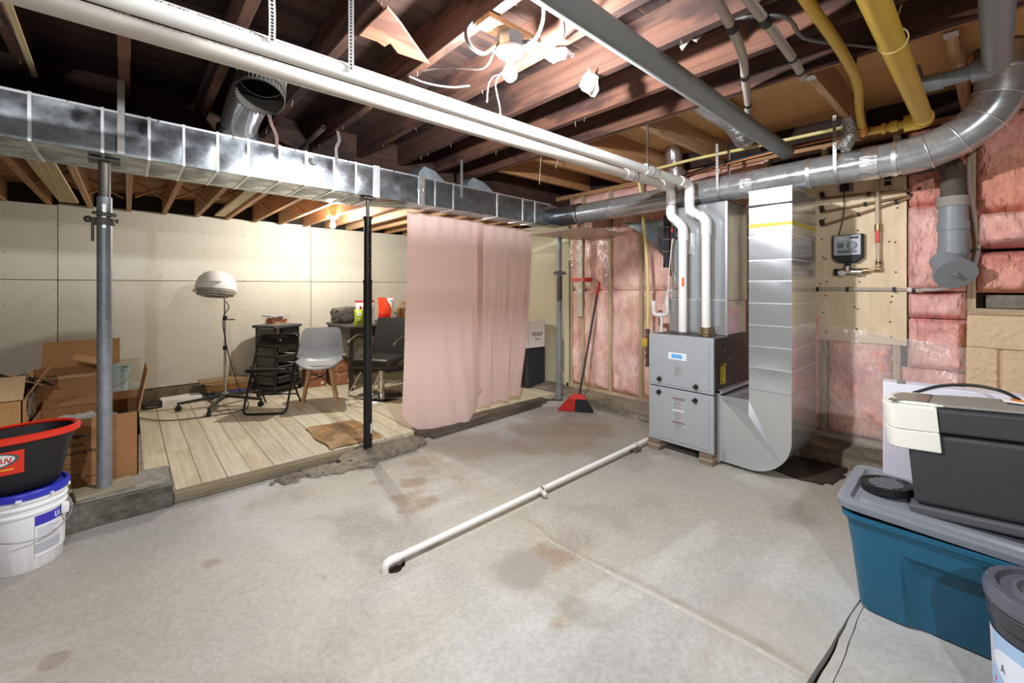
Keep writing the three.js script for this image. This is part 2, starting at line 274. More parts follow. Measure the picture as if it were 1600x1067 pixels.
// ---- raised wooden floor (painted boards) behind a timber edge
const plat = struct('floor', 'raised cream painted plank floor behind the timber edge');
{
  const mats = [0xf4f0e2, 0xeae6d8, 0xefe9d6].map(c => std({ color: c, map: T.boards, roughness: .6, bumpMap: T.boards, bumpScale: .001 }));
  let u = .085, i = 0;
  while (u < RX) { const w = .1395, v0 = 3.53 + (u > 1.95 ? .1 : 0);
    const cuts = i % 3 === 1 ? [v0, 4.25 + .3 * rnd(), VB + .05] : i % 3 === 2 ? [v0, 5.2 + .4 * rnd(), VB + .05] : [v0, VB + .05];
    for (let k = 0; k < cuts.length - 1; k++) mesh('plank', bb(u, Math.min(u + w, RX), 0, PLAT - rnd() * .003, cuts[k] + (k ? .003 : 0), cuts[k + 1], { grain: 'z' }), mats[Math.floor(rnd() * 3)], plat);
    u += w + .0045; i++; }
  mesh('underlay', bb(LX, RX, -.14, .0, 3.6, VB + .05), M.dirt, plat);
}
// timber edge, broken into two planks, and the grey sill further right
const edge = struct('trim_1', 'weathered timber edge along the raised floor');
mesh('edge_board', bb(.215, 1.36, -.01, PLAT + .002, 3.44, 3.53, { r: .006 }), std({ color: 0x9d927f, map: T.boards, roughness: .8, bumpMap: T.wood, bumpScale: .004 }), edge);
mesh('edge_board', bb(.215, 1.36, .012, .03, 3.432, 3.441), std({ color: 0x8f8676, map: T.wood, roughness: .9 }), edge);
mesh('sill_board', at(bb(0, 1.75, 0, .055, 0, .15, { r: .01 }), 1.95, 0, 3.44, 0, .06, 0), std({ color: 0x9a9086, map: T.conc, roughness: .9, bumpMap: T.concBump, bumpScale: .01 }), edge);
mesh('sill_board', at(bb(0, 1.5, 0, .028, 0, .08, { r: .008 }), 2.05, 0, 3.37, 0, .07, 0), std({ color: 0x8a8076, map: T.conc, roughness: .95 }), edge);
// rough lumps
function rock(w, h, d, s, amp, n = 14) {
  const g = new THREE.BoxGeometry(w, h, d, n, Math.max(3, Math.round(n * .5)), n), p = g.attributes.position;
  for (let i = 0; i < p.count; i++) { const x = p.getX(i), y = p.getY(i), z = p.getZ(i); const q = new THREE.Vector3(x / w * 2, y / h * 2, z / d * 2), l = Math.max(Math.abs(q.x), Math.abs(q.y), Math.abs(q.z)); const e = q.length(); const f = l / Math.pow(Math.pow(Math.abs(q.x), 5) + Math.pow(Math.abs(q.y), 5) + Math.pow(Math.abs(q.z), 5), .2) || 1;
    const k = 1 + amp * (fbm(x * 3 + y * 2.3 + 5, z * 3 + y * 1.7 + 5, 9, 4, s) - .5); p.setXYZ(i, x * f * k, y * f * k, z * f * k); }
  g.computeVertexNormals(); return metric(toCreasedNormals(g, .5), 'x');
}
const curb = struct('trim_2', 'grey concrete curb carrying the left steel post');
{
  const g = new THREE.BoxGeometry(2.62, .16, .34, 60, 6, 10), p = g.attributes.position;
  for (let i = 0; i < p.count; i++) { let x = p.getX(i), y = p.getY(i), z = p.getZ(i); const n = fbm(x * .37 + 2, y * 2 + z + 3, 16, 4, 131) - .5; if (z > .16) z += n * .05; if (y > .07) { y += n * .015; if (z > .13) { y -= .012; } } p.setXYZ(i, x, y, z); }
  g.computeVertexNormals(); g.translate(-1.1, .07, -3.59);
  mesh('curb', metric(toCreasedNormals(g, .6), 'x'), M.concGrey, curb);
  mesh('curb_ledge', bb(-2.4, .08, 0, .145, 3.765, 4.75), M.conc, curb);
  mesh('curb_cap', bb(-2.4, .20, .14, .1575, 3.455, 3.76, { r: .004 }), std({ color: 0xffffff, map: T.conc, roughness: .95, bumpMap: T.concBump, bumpScale: .006 }), curb);
}
structMesh('trim_3', [at(rock(.62, .12, .26, 141, .3), 1.52, .0, 3.36), at(rock(.3, .1, .22, 142, .3), 1.80, .0, 3.38)], M.conc, 'broken concrete pad under the black post');
{
  const f = struct('trim_4', 'crumbled mortar in front of the timber edge'), l = [];
  for (let k = 0; k < 90; k++) { const a = rnd(), s = rr(.02, .07) * (1 - .5 * a); const g = new THREE.IcosahedronGeometry(s, 1), p = g.attributes.position; for (let i = 0; i < p.count; i++) { const q = 1 + .5 * (hash(Math.round(p.getX(i) * 900), Math.round(p.getZ(i) * 900), k) - .5); p.setXYZ(i, p.getX(i) * q * 1.3, p.getY(i) * q * .42, p.getZ(i) * q); } g.computeVertexNormals(); l.push(metric(at(g, 1.38 - .62 * a + rr(-.05, .05), rr(.0, .012), 3.40 - rr(0, .2) * (1 - .6 * a), 0, rr(0, 6), 0), 'x')); }
  mesh('mortar_lumps', l, M.conc, f).userData.kind = 'stuff';
}
// ---- back wall: drywall sheets on a concrete upstand
const wb = struct('wall_back', 'cream drywall partition with screw heads');
{
  const mats = [0xeceade, 0xe8e6d9, 0xeeece0].map(c => std({ color: c, map: T.drywall, roughness: .8 }));
  mesh('backing', bb(LX, RX + .2, -.1, 2.6, VB + .03, VB + .12), plain(0x2a2622, .9), wb);
  const seams = [LX, -.539, 1.917, RX + .1];
  for (let i = 0; i < 3; i++) {
    mesh('drywall_sheet', bb(seams[i] + .003, seams[i + 1] - .003, .215, 1.437, VB, VB + .0125, { r: .002 }), mats[i % 3], wb);
    mesh('drywall_sheet', bb(seams[i] + .003, seams[i + 1] - .003, 1.443, 2.205 + .02 * (i === 1), VB, VB + .0125, { r: .002 }), mats[(i + 1) % 3], wb);
  }
  mesh('foundation', bb(LX, RX + .1, -.05, .205, VB - .005, VB + .02), std({ color: 0xbcb09a, map: T.conc, bumpMap: T.concBump, bumpScale: .01, roughness: .95 }), wb);
  const sc = []; for (const s of [-.9, -.555, -.523, -.13, .28, .69, 1.1, 1.5, 1.901, 1.933, 2.34, 2.75]) for (const y of [.3, .55, .85, 1.15, 1.4, 1.48, 1.75, 2.05]) { const g = new THREE.CylinderGeometry(.006, .006, .002, 6); g.rotateX(Math.PI / 2); sc.push(at(g, s + rr(-.006, .006), y + rr(-.05, .05), VB - .0005)); }
  const scm = mesh('screw_heads', sc, plain(0x8a8474, .6), wb); scm.userData.kind = 'stuff';
}
// ---- right wall: studs, pink batts, plywood, clear sheet
const wr = struct('wall_right', 'stud wall with pink insulation, plywood and clear plastic');
function batt(v0, v1, y0, y1, depth, mat, s, seg = 40, u = RX) {
  const nv = Math.max(10, Math.round((y1 - y0) * seg)), nu = Math.max(10, Math.round((v1 - v0) * seg));
  const g = sheet((a, b) => { const v = v0 + (v1 - v0) * a, y = y0 + (y1 - y0) * b; const e = sst(0, .03, Math.min(v - v0, v1 - v)) * sst(0, .03, Math.min(y - y0, y1 - y)); const n = fbm(v * .25 + 3, y * .25 + 3, 24, 6, s); return V3(u + .035 - e * (.03 + depth * n * 2.1), y, v); }, nu, nv);
  const pp = g.attributes.position, uu = g.attributes.uv; for (let i = 0; i < pp.count; i++) uu.setXY(i, pp.getZ(i), pp.getY(i)); return mesh('insulation_batt', g, mat, wr);
}
mesh('sheathing', bb(RX + .09, RX + .2, -.1, 2.9, VR, VB + .1), plain(0x3a2a24, .95), wr);
const stud = (v, y0, y1, m = M.stud, w = .04) => mesh('stud', bb(RX - .002, RX + .088, y0, y1, v, v + w, { grain: 'y' }), m, wr);
for (const v of [3.62, 3.44, 3.03, 2.62, 2.2, 1.78, 1.36]) stud(v, .14, 2.55);
for (const v of [.93, .485, .105, -.31, -.72, -1.13, -1.6, 4.0, 4.6, 5.2, 5.8]) stud(v, .2, 2.55);
mesh('plate', bb(RX - .03, RX + .088, .1, .14, 1.3, 3.7), M.stud, wr);
mesh('plate', bb(RX - .03, RX + .088, .155, .2, VR, 1.3), M.stud, wr);
{
  const far = std({ color: 0xfff0e8, map: T.pink, roughness: 1, bumpMap: T.pinkBump, bumpScale: .012 });
  const vs = [1.40, 1.78, 2.2, 2.62, 3.03, 3.44, 3.62];
  for (let i = 0; i < vs.length - 1; i++) { const a = vs[i] + (i ? .04 : 0), b = vs[i + 1]; batt(a, b, .14, 1.33, .03, far, 150 + i, 26); batt(a, b, 1.335, 2.5, .03, far, 160 + i, 26); }
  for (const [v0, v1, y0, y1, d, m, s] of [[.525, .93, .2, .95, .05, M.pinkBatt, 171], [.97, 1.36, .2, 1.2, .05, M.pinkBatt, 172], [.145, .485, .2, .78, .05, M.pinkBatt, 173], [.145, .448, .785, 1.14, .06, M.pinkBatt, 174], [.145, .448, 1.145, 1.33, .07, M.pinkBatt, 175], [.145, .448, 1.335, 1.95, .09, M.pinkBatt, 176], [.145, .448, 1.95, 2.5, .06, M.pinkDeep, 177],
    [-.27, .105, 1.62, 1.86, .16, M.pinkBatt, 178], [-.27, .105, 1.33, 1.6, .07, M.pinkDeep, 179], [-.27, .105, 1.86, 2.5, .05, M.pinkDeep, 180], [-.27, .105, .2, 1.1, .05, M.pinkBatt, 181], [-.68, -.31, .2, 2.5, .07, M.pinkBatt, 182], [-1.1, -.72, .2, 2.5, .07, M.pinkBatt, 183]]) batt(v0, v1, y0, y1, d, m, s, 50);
  mesh('blocking', bb(RX, RX + .08, .82, .86, .525, .93), M.stud, wr);
  mesh('blocking', bb(RX, RX + .08, 1.18, 1.225, -.27, .105), M.stud, wr);
  // plywood panel
  mesh('plywood_panel', bb(RX - .016, RX - .003, .94, 2.36, .448, 1.32, { grain: 'z' }), M.ply, wr);
  const k = []; for (let i = 0; i < 34; i++) { const g = new THREE.CylinderGeometry(.006, .008, .002, 7); g.rotateZ(Math.PI / 2); k.push(at(g, RX - .0165, rr(.98, 2.3), [.52, .735, .95][i % 3] + rr(-.025, .025))); }
  const km = mesh('plywood_knots', k, plain(0x7a5530, .9), wr); km.userData.kind = 'stuff';
  mesh('drywall_panel', bb(RX - .03, RX - .004, .1, 2.2, 3.665, VB), std({ color: 0xe2dcc2, map: T.drywall, roughness: .8 }), wr);
  // clear plastic: far bay sheet, and the lower sheet right of the furnace
  const pl = sheet((a, b) => { const v = 1.36 + 2.3 * a, y = .12 + 2.2 * b; return V3(RX - .012 - .02 * fbm(a * .9 + .05, b * .9 + .05, 7, 4, 191) - .006 * Math.sin(a * 40 + b * 6), y, v); }, 60, 40);
  mesh('clear_sheet', metric(pl, 'y'), M.plastic, wr);
  const p2 = sheet((a, b) => { const v = -.28 + 1.6 * a, top = .90 + .22 * a, y = .15 + (top - .15) * b; return V3(RX - .03 - .05 * fbm(a * .9 + .05, b * .9 + .05, 6, 4, 192) - .012 * Math.sin(a * 23 - b * 9), y, v); }, 60, 36);
  mesh('clear_sheet', metric(p2, 'y'), phy({ color: 0xffffff, transmission: .78, thickness: 0, roughness: .22, bumpMap: T.pinkBump, bumpScale: .01 }), wr);
  mesh('grey_block', bb(RX + .03, RX + .08, 1.23, 1.315, -.2, .06), std({ color: 0xb6b4ae, map: T.conc, roughness: .9 }), wr);
  const tp = []; for (const [y, h, u] of [[1.985, .03, .004], [1.435, .045, .006]]) tp.push(bb(RX - .05, RX - .04, y, y + h, 3.28, 3.6));
  mesh('tape', tp, M.redTape, wr);
  mesh('plastic_strip', bb(RX - .045, RX - .036, 1.0, 2.02, 3.43, 3.52), phy({ color: 0xf2ead8, roughness: .2, transmission: .3, thickness: 0, bumpMap: T.pinkBump, bumpScale: .02 }), wr);
}
// concrete footing along the right wall
{
  const f = struct('trim_5', 'rough concrete footing below the stud wall');
  const g = sheet((a, b) => { const v = VR + (4.2 - VR) * a, n = fbm(a * .9, b * .3 + .1, 28, 5, 201) - .5; const h = v > 1.35 ? .095 : .15; const foot = v > 1.35 ? 3.9 : v > .35 ? 4.02 : 4.1; const prof = [[foot, -.01], [foot + .03, h * .8], [RX, h + .015], [RX + .1, h + .015]]; const q = Math.min(2.999, b * 3), i = Math.floor(q), t = q - i; return V3(prof[i][0] + (prof[i + 1][0] - prof[i][0]) * t + n * .07 * (b < .7 ? 1 : .2), prof[i][1] + (prof[i + 1][1] - prof[i][1]) * t + n * .03, v); }, 180, 12);
  mesh('footing', metric(g, 'z'), M.conc, f);
  mesh('dirt_patch', at(rock(.75, .03, .5, 203, .3, 18), 3.95, .0, 1.0), M.dirt, f);
}
// cream parged block pier at the far right
{
  const f = struct('trim_6', 'cream parged masonry pier at the right edge');
  const blk = (u0, u1, y0, y1, v0, v1, s) => { const g = new RoundedBoxGeometry(u1 - u0, y1 - y0, v1 - v0, 14, .018); const p = g.attributes.position; for (let i = 0; i < p.count; i++) { const x = p.getX(i), y = p.getY(i), z = p.getZ(i), n = fbm(x * .3 + z * .4 + 3, y * .5 + 3, 30, 4, s) - .5; p.setXYZ(i, x + n * .03, y + n * .012, z + n * .02); } g.computeVertexNormals(); mesh('block', at(metric(g, 'y'), (u0 + u1) / 2, (y0 + y1) / 2, (v0 + v1) / 2), M.concCream, f); };
  blk(4.02, 4.5, .985, 1.19, -.48, .142, 211); blk(4.025, 4.5, .0, .988, .004, .145, 212); blk(4.015, 4.5, .0, .983, -.48, -.004, 213);
  mesh('mortar_core', bb(4.05, 4.5, .0, 1.17, -.47, .12), M.concCream, f);
}
// ---- walls out of view that close the room
const blockWall = std({ color: 0xb9b4aa, map: T.conc, bumpMap: T.concBump, bumpScale: .01, roughness: .95 });
structMesh('wall_left', bb(LX - .2, LX, -.1, 2.95, VR, VB), blockWall, 'grey concrete side wall');
structMesh('wall_front', bb(LX - .2, RX + .3, -.1, 2.95, VR - .2, VR), blockWall, 'grey concrete wall behind the camera');

// ---- ceiling in front: old dark joists and subfloor
const cf = struct('ceiling', 'open old dark joist ceiling');
{
  const JB = 2.55, JT = 2.755;
  for (let k = -6; k <= 7; k++) { const u = -.045 + .4025 * k + .012 * (hash(k + 20, 3, 9) - .5); if (k === 7) continue; mesh('joist', bb(u, u + .052, JB + .008 * hash(k + 9, 1, 1), JT, VR, 4.02, { r: .004, grain: 'z' }), M.old[(k + 12) % 3], cf); }
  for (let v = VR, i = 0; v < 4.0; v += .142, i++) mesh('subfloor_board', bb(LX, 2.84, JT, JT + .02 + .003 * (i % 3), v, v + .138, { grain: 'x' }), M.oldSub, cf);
  mesh('roof_cover', bb(LX, RX + .3, 2.80, 2.9, VR, 4.1), plain(0x241c1a, .95), cf);
  // new double header and short joists over the furnace
  mesh('header_joist', bb(2.765, 2.805, JB, JT, VR, 4.02, { grain: 'z' }), M.old[1], cf);
  mesh('header_joist', bb(2.81, 2.85, JB + .01, JT, VR, 4.02, { grain: 'z' }), M.newJoist[1], cf);
  for (const v of [-1.6, -1.0, -.42, .13, .69, 1.74, 2.3, 2.85, 3.4]) mesh('short_joist', bb(2.855, RX + .08, JB + .005, JT, v, v + .042, { grain: 'x' }), M.newJoist[Math.floor(rnd() * 3)], cf);
  for (const v of [.13, .69]) mesh('joist_hanger', [bb(2.852, 2.92, JB - .001, JB + .004, v - .004, v + .046), bb(2.852, 2.90, JB, JB + .1, v - .005, v - .001), bb(2.852, 2.90, JB, JB + .1, v + .043, v + .047)], M.strap, cf);
  for (const [a, b] of [[VR, -.2], [-.198, 1.02], [1.022, 2.24], [2.242, 4.02]]) mesh('subfloor_panel', bb(2.85, RX + .09, JT, JT + .018, a, b, { grain: 'x' }), M.plyBrown, cf);
  mesh('rim_plate', bb(RX - .01, RX + .09, 2.5, 2.548, VR, 4.02), M.newJoist[0], cf);
  // nails sticking out of the joists
  const nl = []; for (let k = -1; k < 7; k++) for (let i = 0; i < 6; i++) { const u = -.02 + .4025 * k, v = rr(1.0, 3.9); nl.push(rod(V3(u, 2.56, v), V3(u + rr(-.012, .012), 2.515 + rr(0, .02), v + rr(-.012, .012)), .0018, 5)); }
  const nm = mesh('nails', nl, plain(0x9a948a, .5, .5), cf); nm.userData.kind = 'stuff';
}
// ---- ceiling behind: newer joists, lower
const cb = struct('ceiling', 'lower ceiling of newer orange joists');
{
  for (let k = -6; k <= 14; k++) { const u = -.012 + .303 * k; if (u < LX || u > RX - .1) continue; mesh('joist', bb(u, u + .04, 2.2, 2.4, 3.98, VB + .03, { grain: 'z' }), M.newJoist[((k % 3) + 3) % 3], cb); }
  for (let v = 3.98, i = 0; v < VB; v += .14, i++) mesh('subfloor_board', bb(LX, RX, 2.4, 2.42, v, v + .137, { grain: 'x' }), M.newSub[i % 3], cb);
  mesh('roof_cover', bb(LX, RX + .2, 2.42, 2.5, 3.95, VB + .1), plain(0x3a2a20, .95), cb);
  for (const [u0, u1] of [[-.49, -.36], [.74, .83]]) mesh('pale_board', bb(u0, u1, 2.178, 2.198, 3.99, 5.95, { grain: 'z' }), M.pale, cb);
  for (const [u, v, d] of [[.05, 5.5, .25], [.35, 5.3, .25], [-.28, 5.6, .25], [.65, 5.1, .25], [.95, 5.4, .25], [1.25, 5.2, .25], [-.58, 5.3, .25]]) mesh('blocking', [rod(V3(u, 2.23, v), V3(u + d, 2.385, v + .02), .012, 4), rod(V3(u, 2.385, v + .05), V3(u + d, 2.23, v + .06), .012, 4)], M.newJoist[0], cb);
  mesh('header_beam', bb(LX, RX + .1, 2.165, 2.80, 3.90, 3.98, { grain: 'x' }), M.oldSub, cb);
}

// ================================================================ LAMPS
function bulbLamp(label, [x, y, z], top) {
  const t = thing('bare_bulb_lamp', label, 'lamp', [x, y, -z]);
  const glow = std({ color: 0xffffff, emissive: 0xfff6ea, emissiveIntensity: 9, roughness: .4 });
  mesh('bulb', lathe([[0, -.045], [.018, -.042], [.031, -.028], [.034, -.008], [.028, .014], [.018, .034], [.014, .045]], 20), glow, t);
  mesh('socket', lathe([[.016, .04], [.021, .044], [.022, .062], [.045, .075], [.063, .082], [.066, .092], [.066, .1], [0, .1]], 28), M.white, t);
  if (top) mesh('ceiling_box', lathe2([[.058, .1], [.062, .104], [.062, .163], [0, .163]], 8), std({ color: 0x8d9296, metalness: .7, roughness: .5 }), t);
  if (top > .151) mesh('mounting_board', bb(-.16, .15, top - .026, top, -.05, .05), M.newJoist[1], t);
  return t;
}
bulbLamp('glowing bare bulb on a white porcelain base between the dark joists', LAMP_FRONT, .189);
bulbLamp('glowing bare bulb below the newer orange joists behind the duct', LAMP_BACK, 0);
bulbLamp('bare bulb on a ceiling box behind the viewpoint', LAMP_REAR, .249);

// ================================================================ TRUNK DUCT
const ductB = u => 2.133 - .0179 * (u + .44), ductT = u => 2.374 - .0215 * (u - 0);
const ductBack = u => u < 1.5 ? 3.86 : u < 2.0 ? 3.86 - .28 * (u - 1.5) / .5 : 3.58;
{
  const t = thing('trunk_duct', 'long rectangular galvanized duct hung across the room above the posts', 'duct', [0, 0, 0]);
  const cuts = [LX + .02, -1.6, -.95, -.384, -.108, .094, .258, .433, .605, .795, .968, 1.169, 1.336, 1.5, 1.913, 2.055, 2.25, 2.776, 3.127, 3.308, 3.54];
  const N = 6;
  for (let i = 0; i < cuts.length - 1; i++) {
    const a = cuts[i] + .002, b = cuts[i + 1] - .002, rings = [], S = 6, amp = rr(.002, .007) * (rnd() < .35 ? -1 : 1), tw = rr(-.003, .003);
    for (let s = 0; s <= S; s++) {
      const u = a + (b - a) * s / S, q = 1 - Math.pow(2 * s / S - 1, 2), y0 = ductB(u), y1 = ductT(u), v0 = 3.35, v1 = ductBack(u), R = [];
      const side = (p, f) => { for (let k = 0; k < N; k++) { const w = k / N, e = (1 - Math.pow(2 * w - 1, 2)) * q * amp + tw * q * Math.sin(w * 6.28); R.push(f(w, e)); } };
      side(0, (w, e) => V3(u, y0 + (y1 - y0) * w, v0 - e)); side(1, (w, e) => V3(u, y1 + e, v0 + (v1 - v0) * w)); side(2, (w, e) => V3(u, y1 - (y1 - y0) * w, v1 + e)); side(3, (w, e) => V3(u, y0 - e, v1 - (v1 - v0) * w));
      rings.push(R);
    }
    const p = mesh('duct_section', loft(rings, i === 0, i === cuts.length - 2, .35), M.galv, t);
    if (i < cuts.length - 2) { const u = cuts[i + 1], e = .004, v1 = ductBack(u); const g = [bb(u - .007, u + .007, ductB(u) - e, ductT(u) + e, 3.35 - e, 3.35 + .001), bb(u - .007, u + .007, ductB(u) - e, ductB(u), 3.35, v1), bb(u - .007, u + .007, ductT(u), ductT(u) + e, 3.35, v1)]; mesh('drive_cleat', g, M.galvSeam, p); }
  }
  mesh('joint_band', [bb(1.475, 1.53, ductB(1.5) - .007, ductT(1.5) + .007, 3.341, 3.352), bb(1.475, 1.53, ductB(1.5) - .008, ductB(1.5) - .003, 3.345, 3.8)], M.galvSeam, t);
  mesh('foil_tape', bb(1.885, 1.945, ductB(1.9) - .006, ductT(1.9) + .006, 3.342, 3.352), M.foil, t);
  // top edge angle
  const fl = []; for (let i = 0; i < 12; i++) { const a = -1 + i * .38, b = a + .37; fl.push(at(bb(0, b - a, 0, .012, 0, .01), a, ductT((a + b) / 2) - .01, 3.343, 0, 0, -.0215)); }
  mesh('top_flange', fl, M.galvSeam, t);
}
function hollow(pts, r, seg = 26) { return [sweep(pts, r, seg, false), sweep(pts.slice().reverse(), r - .004, seg, false)]; }
{
  const t = thing('round_stub_duct', 'short round duct with an open crimped end on the left part of the trunk duct', 'duct');
  mesh('boot', loft([ring(rrect(.24, .24, .02), 0), ring(rrect(.24, .22, .1), .10)].map(r => r.map(p => p.applyMatrix4(new THREE.Matrix4().makeTranslation(.56, 2.36, -3.47)))), false, false), M.galv, t);
  mesh('pipe', hollow(smooth([V3(.56, 2.40, 3.47), V3(.56, 2.47, 3.36), V3(.555, 2.51, 3.1), V3(.55, 2.515, 2.8)], 14), .108), M.round, t);
  mesh('elbow', hollow([V3(.55, 2.515, 2.8), V3(.545, 2.51, 2.70), V3(.535, 2.48, 2.61), V3(.52, 2.43, 2.555)], .112), M.galv, t);
  const end = [V3(.52, 2.43, 2.555), V3(.508, 2.365, 2.515)]; mesh('crimped_end', [sweep(end, .116, 26, false), ...hollow([V3(.522, 2.44, 2.56), V3(.508, 2.365, 2.515), V3(.503, 2.335, 2.50)], .110)], M.darkSteel, t);
  const cr = []; const ax = end[1].clone().sub(end[0]).normalize(), n1 = new THREE.Vector3(1, 0, 0).addScaledVector(ax, -ax.x).normalize(), n2 = new THREE.Vector3().crossVectors(ax, n1);
  for (let k = 0; k < 40; k++) { const a = k / 40 * 6.283, d = n1.clone().multiplyScalar(Math.cos(a)).addScaledVector(n2, Math.sin(a)); cr.push(rod(V3(.512, 2.385, 2.53).addScaledVector(d, .113), V3(.503, 2.335, 2.50).addScaledVector(d, .111), .0035, 5)); }
  mesh('crimps', cr, M.darkSteel, t);
  mesh('bead', sweep([...Array(31)].map((_, k) => { const a = k / 30 * 6.283; return V3(.535, 2.48, 2.61).addScaledVector(n1, Math.cos(a) * .114).addScaledVector(n2, Math.sin(a) * .114); }), .004, 6, false), M.galvSeam, t);
}
for (const [u, w, lab] of [[1.93, .3, 'pale grey wedge boot on top of the trunk duct, the larger left one'], [2.46, .36, 'pale grey wedge boot on top of the trunk duct, the right one beside a strap']]) {
  const t = thing('duct_boot', lab, 'duct boot', [u, ductT(u + .15) - .004, 3.42], 0, 'wedge boots on the trunk duct');
  const g = poly([[0, 0], [w, 0], [w * .55, .10], [w * .18, .125], [0, .06]], .24); g.translate(0, 0, -.24); mesh('boot_body', metric(g, 'x'), std({ color: 0xb9c4c8, metalness: .5, roughness: .5, map: T.galv }), t);
  mesh('boot_lip', bb(-.01, w + .01, -.004, .004, -.01, .25), M.galvSeam, t);
}
// hanging straps (perforated steel) for the trunk duct
function strapBand(name, pts, label, mat, w = .02, holes = true, cat = 'strap', group) {
  const o = thing(name, label, cat, [0, 0, 0], 0, group);
  const P = smooth(pts, 26), L = [], n = P.length;
  const g = sheet((s, q) => { const i = Math.min(n - 1, Math.round(q * (n - 1))); return P[i].clone().add(new THREE.Vector3((s - .5) * w, 0, 0)); }, 1, n - 1, .0015);
  mesh('band', g, mat, o);
  if (holes) { const h = []; for (let i = 1; i < n - 1; i++) { const c = new THREE.CylinderGeometry(w * .22, w * .22, .004, 8); c.rotateX(Math.PI / 2); c.translate(P[i].x, P[i].y, P[i].z); h.push(c); } const hm = mesh('holes', h, M.black, o); hm.userData.kind = 'stuff'; }
  return o;
}
strapBand('hanger_strap', [V3(.725, 2.56, 3.33), V3(.735, 2.50, 3.325), V3(.77, 2.42, 3.335), V3(.775, 2.33, 3.335)], 'rusty pink perforated strap hanging beside the open round duct', plain(0x9a7a70, .7, .3));
strapBand('hanger_strap', [V3(1.19, 2.56, 3.34), V3(1.20, 2.48, 3.33), V3(1.18, 2.42, 3.335), V3(1.185, 2.31, 3.335)], 'grey perforated strap hanging to the trunk duct beside the cut pipe', plain(0x8d8580, .6, .4));
strapBand('hanger_strap', [V3(1.00, 2.31, 3.338), V3(1.0, 2.285, 3.332), V3(1.015, 2.265, 3.335), V3(1.03, 2.27, 3.338)], 'short curled strap end on the trunk duct face', plain(0x8d8580, .6, .4));
strapBand('hanger_strap', [V3(-.03, 2.55, 3.335), V3(-.03, 2.4, 3.335), V3(-.03, 2.13, 3.338)], 'flat grey strap from the leftmost joist down the trunk duct face', M.strap, .032, false);
strapBand('hanger_strap', [V3(2.33, 2.55, 3.335), V3(2.33, 2.4, 3.335), V3(2.33, 2.2, 3.338)], 'flat grey strap on the trunk duct above the pink curtain', M.strap, .03, false);
tag(mesh('cut_pipe', hollow([V3(1.03, 2.49, 3.15), V3(1.06, 2.50, 3.88)], .017, 12), plain(0x8e857c, .6, .2)), 'short cut grey pipe end beside the grey perforated strap', 'pipe');

// ================================================================ ROUND SUPPLY DUCT
{
  const t = thing('round_supply_duct', 'shiny round galvanized duct running along the right wall above the furnace', 'duct');
  const U = 3.76, y = 2.19;
  mesh('square_adaptor', loft([[V3(3.55, 2.07, 3.36), V3(3.55, 2.29, 3.36), V3(3.55, 2.29, 3.58), V3(3.55, 2.07, 3.58)], [V3(3.86, 2.08, 3.36), V3(3.86, 2.28, 3.36), V3(3.86, 2.28, 3.58), V3(3.86, 2.08, 3.58)]], true, true), M.galv, t);
  mesh('collar', hollow([V3(U - .02, y - .01, 3.37), V3(U, y - .005, 3.08)], .112), M.galv, t);
  const runs = [[3.12, 2.0, .105], [2.0, .92, .108], [.92, .42, .108]];
  for (const [a, b, r] of runs) mesh('pipe_section', hollow([V3(U, y + .012 * (2 - a), a), V3(U, y + .012 * (2 - b), b)], r, 32), M.round, t);
  for (const v of [3.1, 2.0, .92, .45]) mesh('seam_band', hollow([V3(U, y + .012 * (2 - v), v + .012), V3(U, y + .012 * (2 - v), v - .012)], .1125, 32), M.galvSeam, t);
  const arc = [V3(U, 2.207, .43), V3(U, 2.225, .30), V3(U, 2.275, .17), V3(U, 2.365, .06), V3(U, 2.475, .0), V3(U, 2.60, -.01), V3(U, 2.74, -.01)];
  { const S = smooth(arc, 60); for (let i = 0; i < 6; i++) mesh('elbow_gore', hollow(S.slice(i * 10, i * 10 + 11), .112, 32), M.round, t); }
  for (let i = 1; i < arc.length - 1; i++) { const d = arc[i + 1].clone().sub(arc[i - 1]).normalize(), a = new THREE.Vector3(1, 0, 0), b = new THREE.Vector3().crossVectors(d, a); mesh('gore_bead', sweep([...Array(33)].map((_, k) => arc[i].clone().addScaledVector(a, Math.cos(k / 32 * 6.283) * .114).addScaledVector(b, Math.sin(k / 32 * 6.283) * .114)), .005, 6, false), M.galvSeam, t); }
  // foil patches
  for (const v of [.62, 1.38]) mesh('foil_patch', sweep([V3(U, y + .012 * (2 - v), v), V3(U, y + .012 * (2 - v), v - .09)], .1105, 32, false), M.foil, t);
}
for (const [v, lab] of [[.755, 'perforated strap round the round supply duct near the timer'], [1.55, 'perforated strap pair round the round supply duct beside the white vents']]) {
  const o = thing('duct_strap', lab, 'strap', [0, 0, 0], 0, 'straps round the supply duct');
  const y = 2.19 + .012 * (2 - v), P = []; P.push(V3(3.64, 2.55, v)); for (let k = 0; k <= 10; k++) { const a = Math.PI + k / 10 * Math.PI; P.push(V3(3.76 + .1125 * Math.cos(a), y + .1125 * Math.sin(a), v)); } P.push(V3(3.88, 2.55, v));
  mesh('band', sheet((s, q) => P[Math.min(P.length - 1, Math.round(q * (P.length - 1)))].clone().add(new THREE.Vector3(0, 0, (s - .5) * .02)), 1, P.length - 1, .001), M.strap, o);
  const h = []; for (let i = 0; i < 9; i++) { const c = new THREE.CylinderGeometry(.004, .004, .005, 8); c.rotateZ(Math.PI / 2); c.translate(3.638, 2.53 - i * .026, -v); h.push(c); } mesh('holes', h, M.black, o).userData.kind = 'stuff';
}

